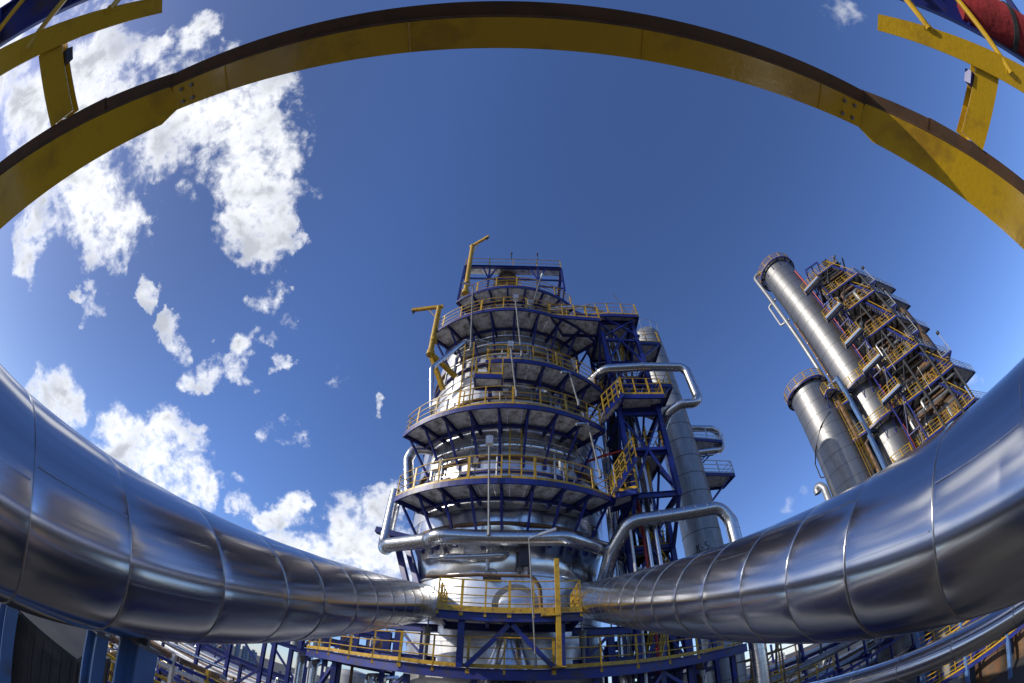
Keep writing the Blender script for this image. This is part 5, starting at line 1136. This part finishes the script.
for i, (x, y, r, z1, k) in enumerate(((-11, 33, 1.6, 1.2, 'dull_clad'), (-6.5, 36, 1.3, -.3, 'grey'), (9, 34, 1.5, .6, 'dull_clad'), (15.5, 38, 1.8, 1.6, 'grey'), (21, 41, 1.4, .3, 'dull_clad'), (-19, 42, 1.7, -.6, 'dull_clad'))):
    mb = MB(); mb.lathe([(r, GROUND), (r, z1 - .6), (r * .8, z1 - .2), (.02, z1)], (x, y, 0), 28); mb.lathe([(r - .01, z1 - 3), (r + .05, z1 - 2.95), (r + .05, z1 - 2.85), (r - .01, z1 - 2.8)], (x, y, 0), 28)
    tag(mb.build('storage_tank', k), ('fat grey', 'low dark grey', 'tall grey', 'broad dark grey', 'narrow grey', 'squat grey')[i] + ' upright tank standing behind the ' + ('truss frame', 'column foot on its dark pipe side', 'stair tower foot', 'scaffold', 'bright pipe rack', 'dark pipe rack')[i], 'tank', 'upright tanks behind the column')

rn = random.Random(31)
vt = ['rusty', 'yellow', 'grey', 'dark']
for i in range(18):
    x = -25 + i * .78; y = 17.2 + (i % 4) * .9; z1 = -4.6 + rn.uniform(0, 2.4); m_ = ('rust', 'yellow', 'galv', 'dark')[i % 4]
    t = thing('valve_station', (x, y, GROUND), '%s valve standpipe in the pipework below the dark pipe' % vt[i % 4], 'valve', '%s valve standpipes below the dark pipe' % vt[i % 4])
    mb = MB(); mb.tube(fillet([(x, y, GROUND), (x, y, z1), (x + .7, y + .1, z1), (x + .7, y + .1, GROUND)], .2), .09, 10); mb.build('pipe_loop', m_ if i % 2 else 'galv', t)
    mb = MB(); mb.tube([(x + .2, y, z1), (x + .5, y, z1)], .17, 12); mb.tube([(x + .35, y, z1), (x + .35, y, z1 + .35)], .05, 8); mb.build('valve_body', m_, t)
    mb = MB(); mb.tube([(x + .35 + .16 * math.cos(a), y + .16 * math.sin(a), z1 + .36) for a in [PI * k / 7 for k in range(14)]], .02, 6, closed=True); mb.build('handwheel', 'yellow' if i % 2 else 'rust', t)
for i in range(6):
    x = -27 + i * 3.1; y = 19.6
    t = thing('pipe_support', (x, y, GROUND), 'blue goalpost pipe support among the valve standpipes', 'pipe support', 'blue goalpost pipe supports below the dark pipe')
    for x_ in (x, x + 1.4):
        mb = MB(); mb.bar((x_, y, GROUND), (x_, y, -2.4), .16, .16); mb.build('post', 'blue', t, smooth=False)
    for z_ in (-2.5, -4.1):
        mb = MB(); mb.bar((x - .3, y, z_), (x + 1.7, y, z_), .16, .22); mb.build('cross_beam', 'blue', t, smooth=False)
    for j in range(3):
        yy = y - .1; clad_pipe('header_pipe', [(x - 2.0 + j * .05, yy - j * .22, -2.28 - (j % 2) * 1.6), (x + 1.2, yy - j * .22, -2.28 - (j % 2) * 1.6)], .08 + .03 * j, .2, ('thin', 'medium', 'thicker')[j] + ' short header pipe resting on a blue goalpost support', 10, 1.5, ('thin', 'medium', 'thicker')[j] + ' header pipes on the goalpost supports', (('small_clad', 'galv', 'rust')[j], 'band'))

# ================================================================== SKY, SUN, CAMERA
SUN_AZ, SUN_EL = -104.0, 27.0
w = bpy.data.worlds.new("World"); sc.world = w; w.use_nodes = True
nt = w.node_tree; N = nt.nodes; L = nt.links
for n in list(N): N.remove(n)
outw = N.new("ShaderNodeOutputWorld"); bg = N.new("ShaderNodeBackground"); L.new(bg.outputs[0], outw.inputs[0])
bg.inputs["Strength"].default_value = SKY_STRENGTH
sky = N.new("ShaderNodeTexSky"); sky.sky_type = 'NISHITA'; sky.sun_disc = False
sky.sun_elevation = R(SUN_EL); sky.sun_rotation = R(SUN_AZ); sky.altitude = 150; sky.air_density = AIR; sky.dust_density = DUST; sky.ozone_density = OZONE
tc = N.new("ShaderNodeTexCoord")
def math_(op, a, b=None, c=None, clamp=False):
    m = N.new("ShaderNodeMath"); m.operation = op; m.use_clamp = clamp
    for i, v in enumerate((a, b, c)):
        if v is None: continue
        if isinstance(v, (int, float)): m.inputs[i].default_value = v
        else: L.new(v, m.inputs[i])
    return m.outputs[0]
def noise(scale, detail, rough, dist=0.0):
    n = N.new("ShaderNodeTexNoise"); n.inputs["Scale"].default_value = scale; n.inputs["Detail"].default_value = detail
    n.inputs["Roughness"].default_value = rough; n.inputs["Distortion"].default_value = dist
    L.new(tc.outputs["Generated"], n.inputs["Vector"]); return math_('SUBTRACT', n.outputs["Fac"], .5)
def sstep(v, a, b, lo=0.0, hi=1.0):
    m = N.new("ShaderNodeMapRange"); m.interpolation_type = 'SMOOTHSTEP'
    m.inputs["From Min"].default_value = a; m.inputs["From Max"].default_value = b; m.inputs["To Min"].default_value = lo; m.inputs["To Max"].default_value = hi
    L.new(v, m.inputs["Value"]); return m.outputs[0]
# the cloud field: each cloud is a few soft lobes round a direction, broken up by turbulence
wn = N.new("ShaderNodeTexNoise"); wn.inputs["Scale"].default_value = 9; wn.inputs["Detail"].default_value = 6; wn.inputs["Roughness"].default_value = .6
L.new(tc.outputs["Generated"], wn.inputs["Vector"])
w1 = N.new("ShaderNodeVectorMath"); w1.operation = 'SUBTRACT'; L.new(wn.outputs["Color"], w1.inputs[0]); w1.inputs[1].default_value = (.5, .5, .5)
w2 = N.new("ShaderNodeVectorMath"); w2.operation = 'SCALE'; L.new(w1.outputs[0], w2.inputs[0]); w2.inputs["Scale"].default_value = .19
w3 = N.new("ShaderNodeVectorMath"); w3.operation = 'ADD'; L.new(w2.outputs[0], w3.inputs[0]); L.new(tc.outputs["Generated"], w3.inputs[1])
wv = N.new("ShaderNodeVectorMath"); wv.operation = 'NORMALIZE'; L.new(w3.outputs[0], wv.inputs[0])
acc = None
for (x, y, z, rad, wt) in CLOUDS:
    if rad < .05: rad *= .82
    d = N.new("ShaderNodeVectorMath"); d.operation = 'DOT_PRODUCT'; L.new(wv.outputs[0], d.inputs[0]); d.inputs[1].default_value = (x, y, z)
    mr = N.new("ShaderNodeMapRange"); mr.inputs["From Min"].default_value = math.cos(rad * 1.72); mr.inputs["From Max"].default_value = math.cos(rad * .2)
    mr.inputs["To Min"].default_value = 0; mr.inputs["To Max"].default_value = wt
    L.new(d.outputs["Value"], mr.inputs["Value"])
    acc = mr.outputs[0] if acc is None else math_('SMOOTH_MAX', acc, mr.outputs[0], .12)
big = noise(7, 3, .5, .3); mid = noise(17, 5, .6, .35); fine = noise(55, 5, .65)
turb = math_('ADD', math_('ADD', math_('MULTIPLY', big, 2.0), math_('MULTIPLY', mid, 1.75)), math_('MULTIPLY', fine, .85))
raw = math_('ADD', acc, math_('MULTIPLY', turb, math_('MINIMUM', math_('MULTIPLY', acc, 2.5), 1.0)))
dens_o = sstep(raw, .30, 1.25)
shade = math_('ADD', math_('MULTIPLY', raw, .8), math_('ADD', math_('MULTIPLY', big, 2.4), math_('MULTIPLY', mid, .7)))
core_o = sstep(shade, .62, 1.5)
ccol = N.new("ShaderNodeMix"); ccol.data_type = 'RGBA'; L.new(core_o, ccol.inputs["Factor"])
ccol.inputs["A"].default_value = (*CLOUD_EDGE, 1); ccol.inputs["B"].default_value = (*CLOUD_CORE, 1)
# sky colour multiplied down and warmed toward the sun
sd = N.new("ShaderNodeVectorMath"); sd.operation = 'DOT_PRODUCT'; L.new(tc.outputs["Generated"], sd.inputs[0])
sd.inputs[1].default_value = (math.sin(R(SUN_AZ)) * math.cos(R(SUN_EL)), math.cos(R(SUN_AZ)) * math.cos(R(SUN_EL)), math.sin(R(SUN_EL)))
gl = N.new("ShaderNodeMapRange"); gl.interpolation_type = 'SMOOTHERSTEP'; gl.inputs["From Min"].default_value = .45; gl.inputs["From Max"].default_value = 1.0
L.new(sd.outputs["Value"], gl.inputs["Value"])
tint = N.new("ShaderNodeMix"); tint.data_type = 'RGBA'; tint.blend_type = 'MULTIPLY'; tint.inputs["Factor"].default_value = 1
L.new(sky.outputs[0], tint.inputs["A"]); tint.inputs["B"].default_value = (*SKY_TINT, 1)
sun_dim = N.new("ShaderNodeMix"); sun_dim.data_type = 'RGBA'; sun_dim.blend_type = 'MULTIPLY'
L.new(gl.outputs[0], sun_dim.inputs["Factor"]); L.new(tint.outputs["Result"], sun_dim.inputs["A"]); sun_dim.inputs["B"].default_value = (*SUNSIDE, 1)
mixc = N.new("ShaderNodeMix"); mixc.data_type = 'RGBA'
L.new(math_('MULTIPLY', dens_o, .97), mixc.inputs["Factor"]); L.new(sun_dim.outputs["Result"], mixc.inputs["A"]); L.new(ccol.outputs["Result"], mixc.inputs["B"])
L.new(mixc.outputs["Result"], bg.inputs["Color"])
w.cycles.sampling_method = 'MANUAL'; w.cycles.sample_map_resolution = 512

sl = bpy.data.lights.new("sun", 'SUN'); sl.energy = SUN_E; sl.angle = R(.53); sl.color = (1.0, .93, .82)
so = bpy.data.objects.new("sun", sl); col.objects.link(so)
sv = Vector((math.sin(R(SUN_AZ)) * math.cos(R(SUN_EL)), math.cos(R(SUN_AZ)) * math.cos(R(SUN_EL)), math.sin(R(SUN_EL))))
so.rotation_euler = sv.to_track_quat('Z', 'Y').to_euler(); so.location = sv * 60

cam = bpy.data.cameras.new("camera"); co = bpy.data.objects.new("camera", cam); col.objects.link(co)
cam.type = 'PANO'; cam.sensor_width = 36; cam.clip_start = .05; cam.clip_end = 20000
for tgt in (cam, getattr(cam, 'cycles', None)):
    try: tgt.panorama_type = 'FISHEYE_EQUISOLID'; tgt.fisheye_lens = 15.0; tgt.fisheye_fov = R(210); break
    except Exception as e: print('pano:', e)
T, RO = R(50), R(1.4)
f = Vector((0, math.cos(T), math.sin(T))); u = Vector((0, -math.sin(T), math.cos(T))); x = Vector((1, 0, 0))
rt = x * math.cos(RO) + u * math.sin(RO); upv = -x * math.sin(RO) + u * math.cos(RO)
co.matrix_world = Matrix((( rt.x, upv.x, -f.x, 0), (rt.y, upv.y, -f.y, 0), (rt.z, upv.z, -f.z, 0), (0, 0, 0, 1)))
sc.camera = co
for ob in ALL:
    if '_o' in ob: del ob['_o']
sc.render.engine = 'CYCLES'
sc.cycles.use_denoising = True
sc.cycles.max_bounces = 6; sc.cycles.glossy_bounces = 4; sc.cycles.diffuse_bounces = 3
sc.cycles.sample_clamp_indirect = 6
sc.view_settings.view_transform = 'Standard'; sc.view_settings.look = 'None'; sc.view_settings.gamma = 1; sc.view_settings.use_curve_mapping = False
sc.view_settings.exposure = EXPOSURE
print('objects', len(ALL))
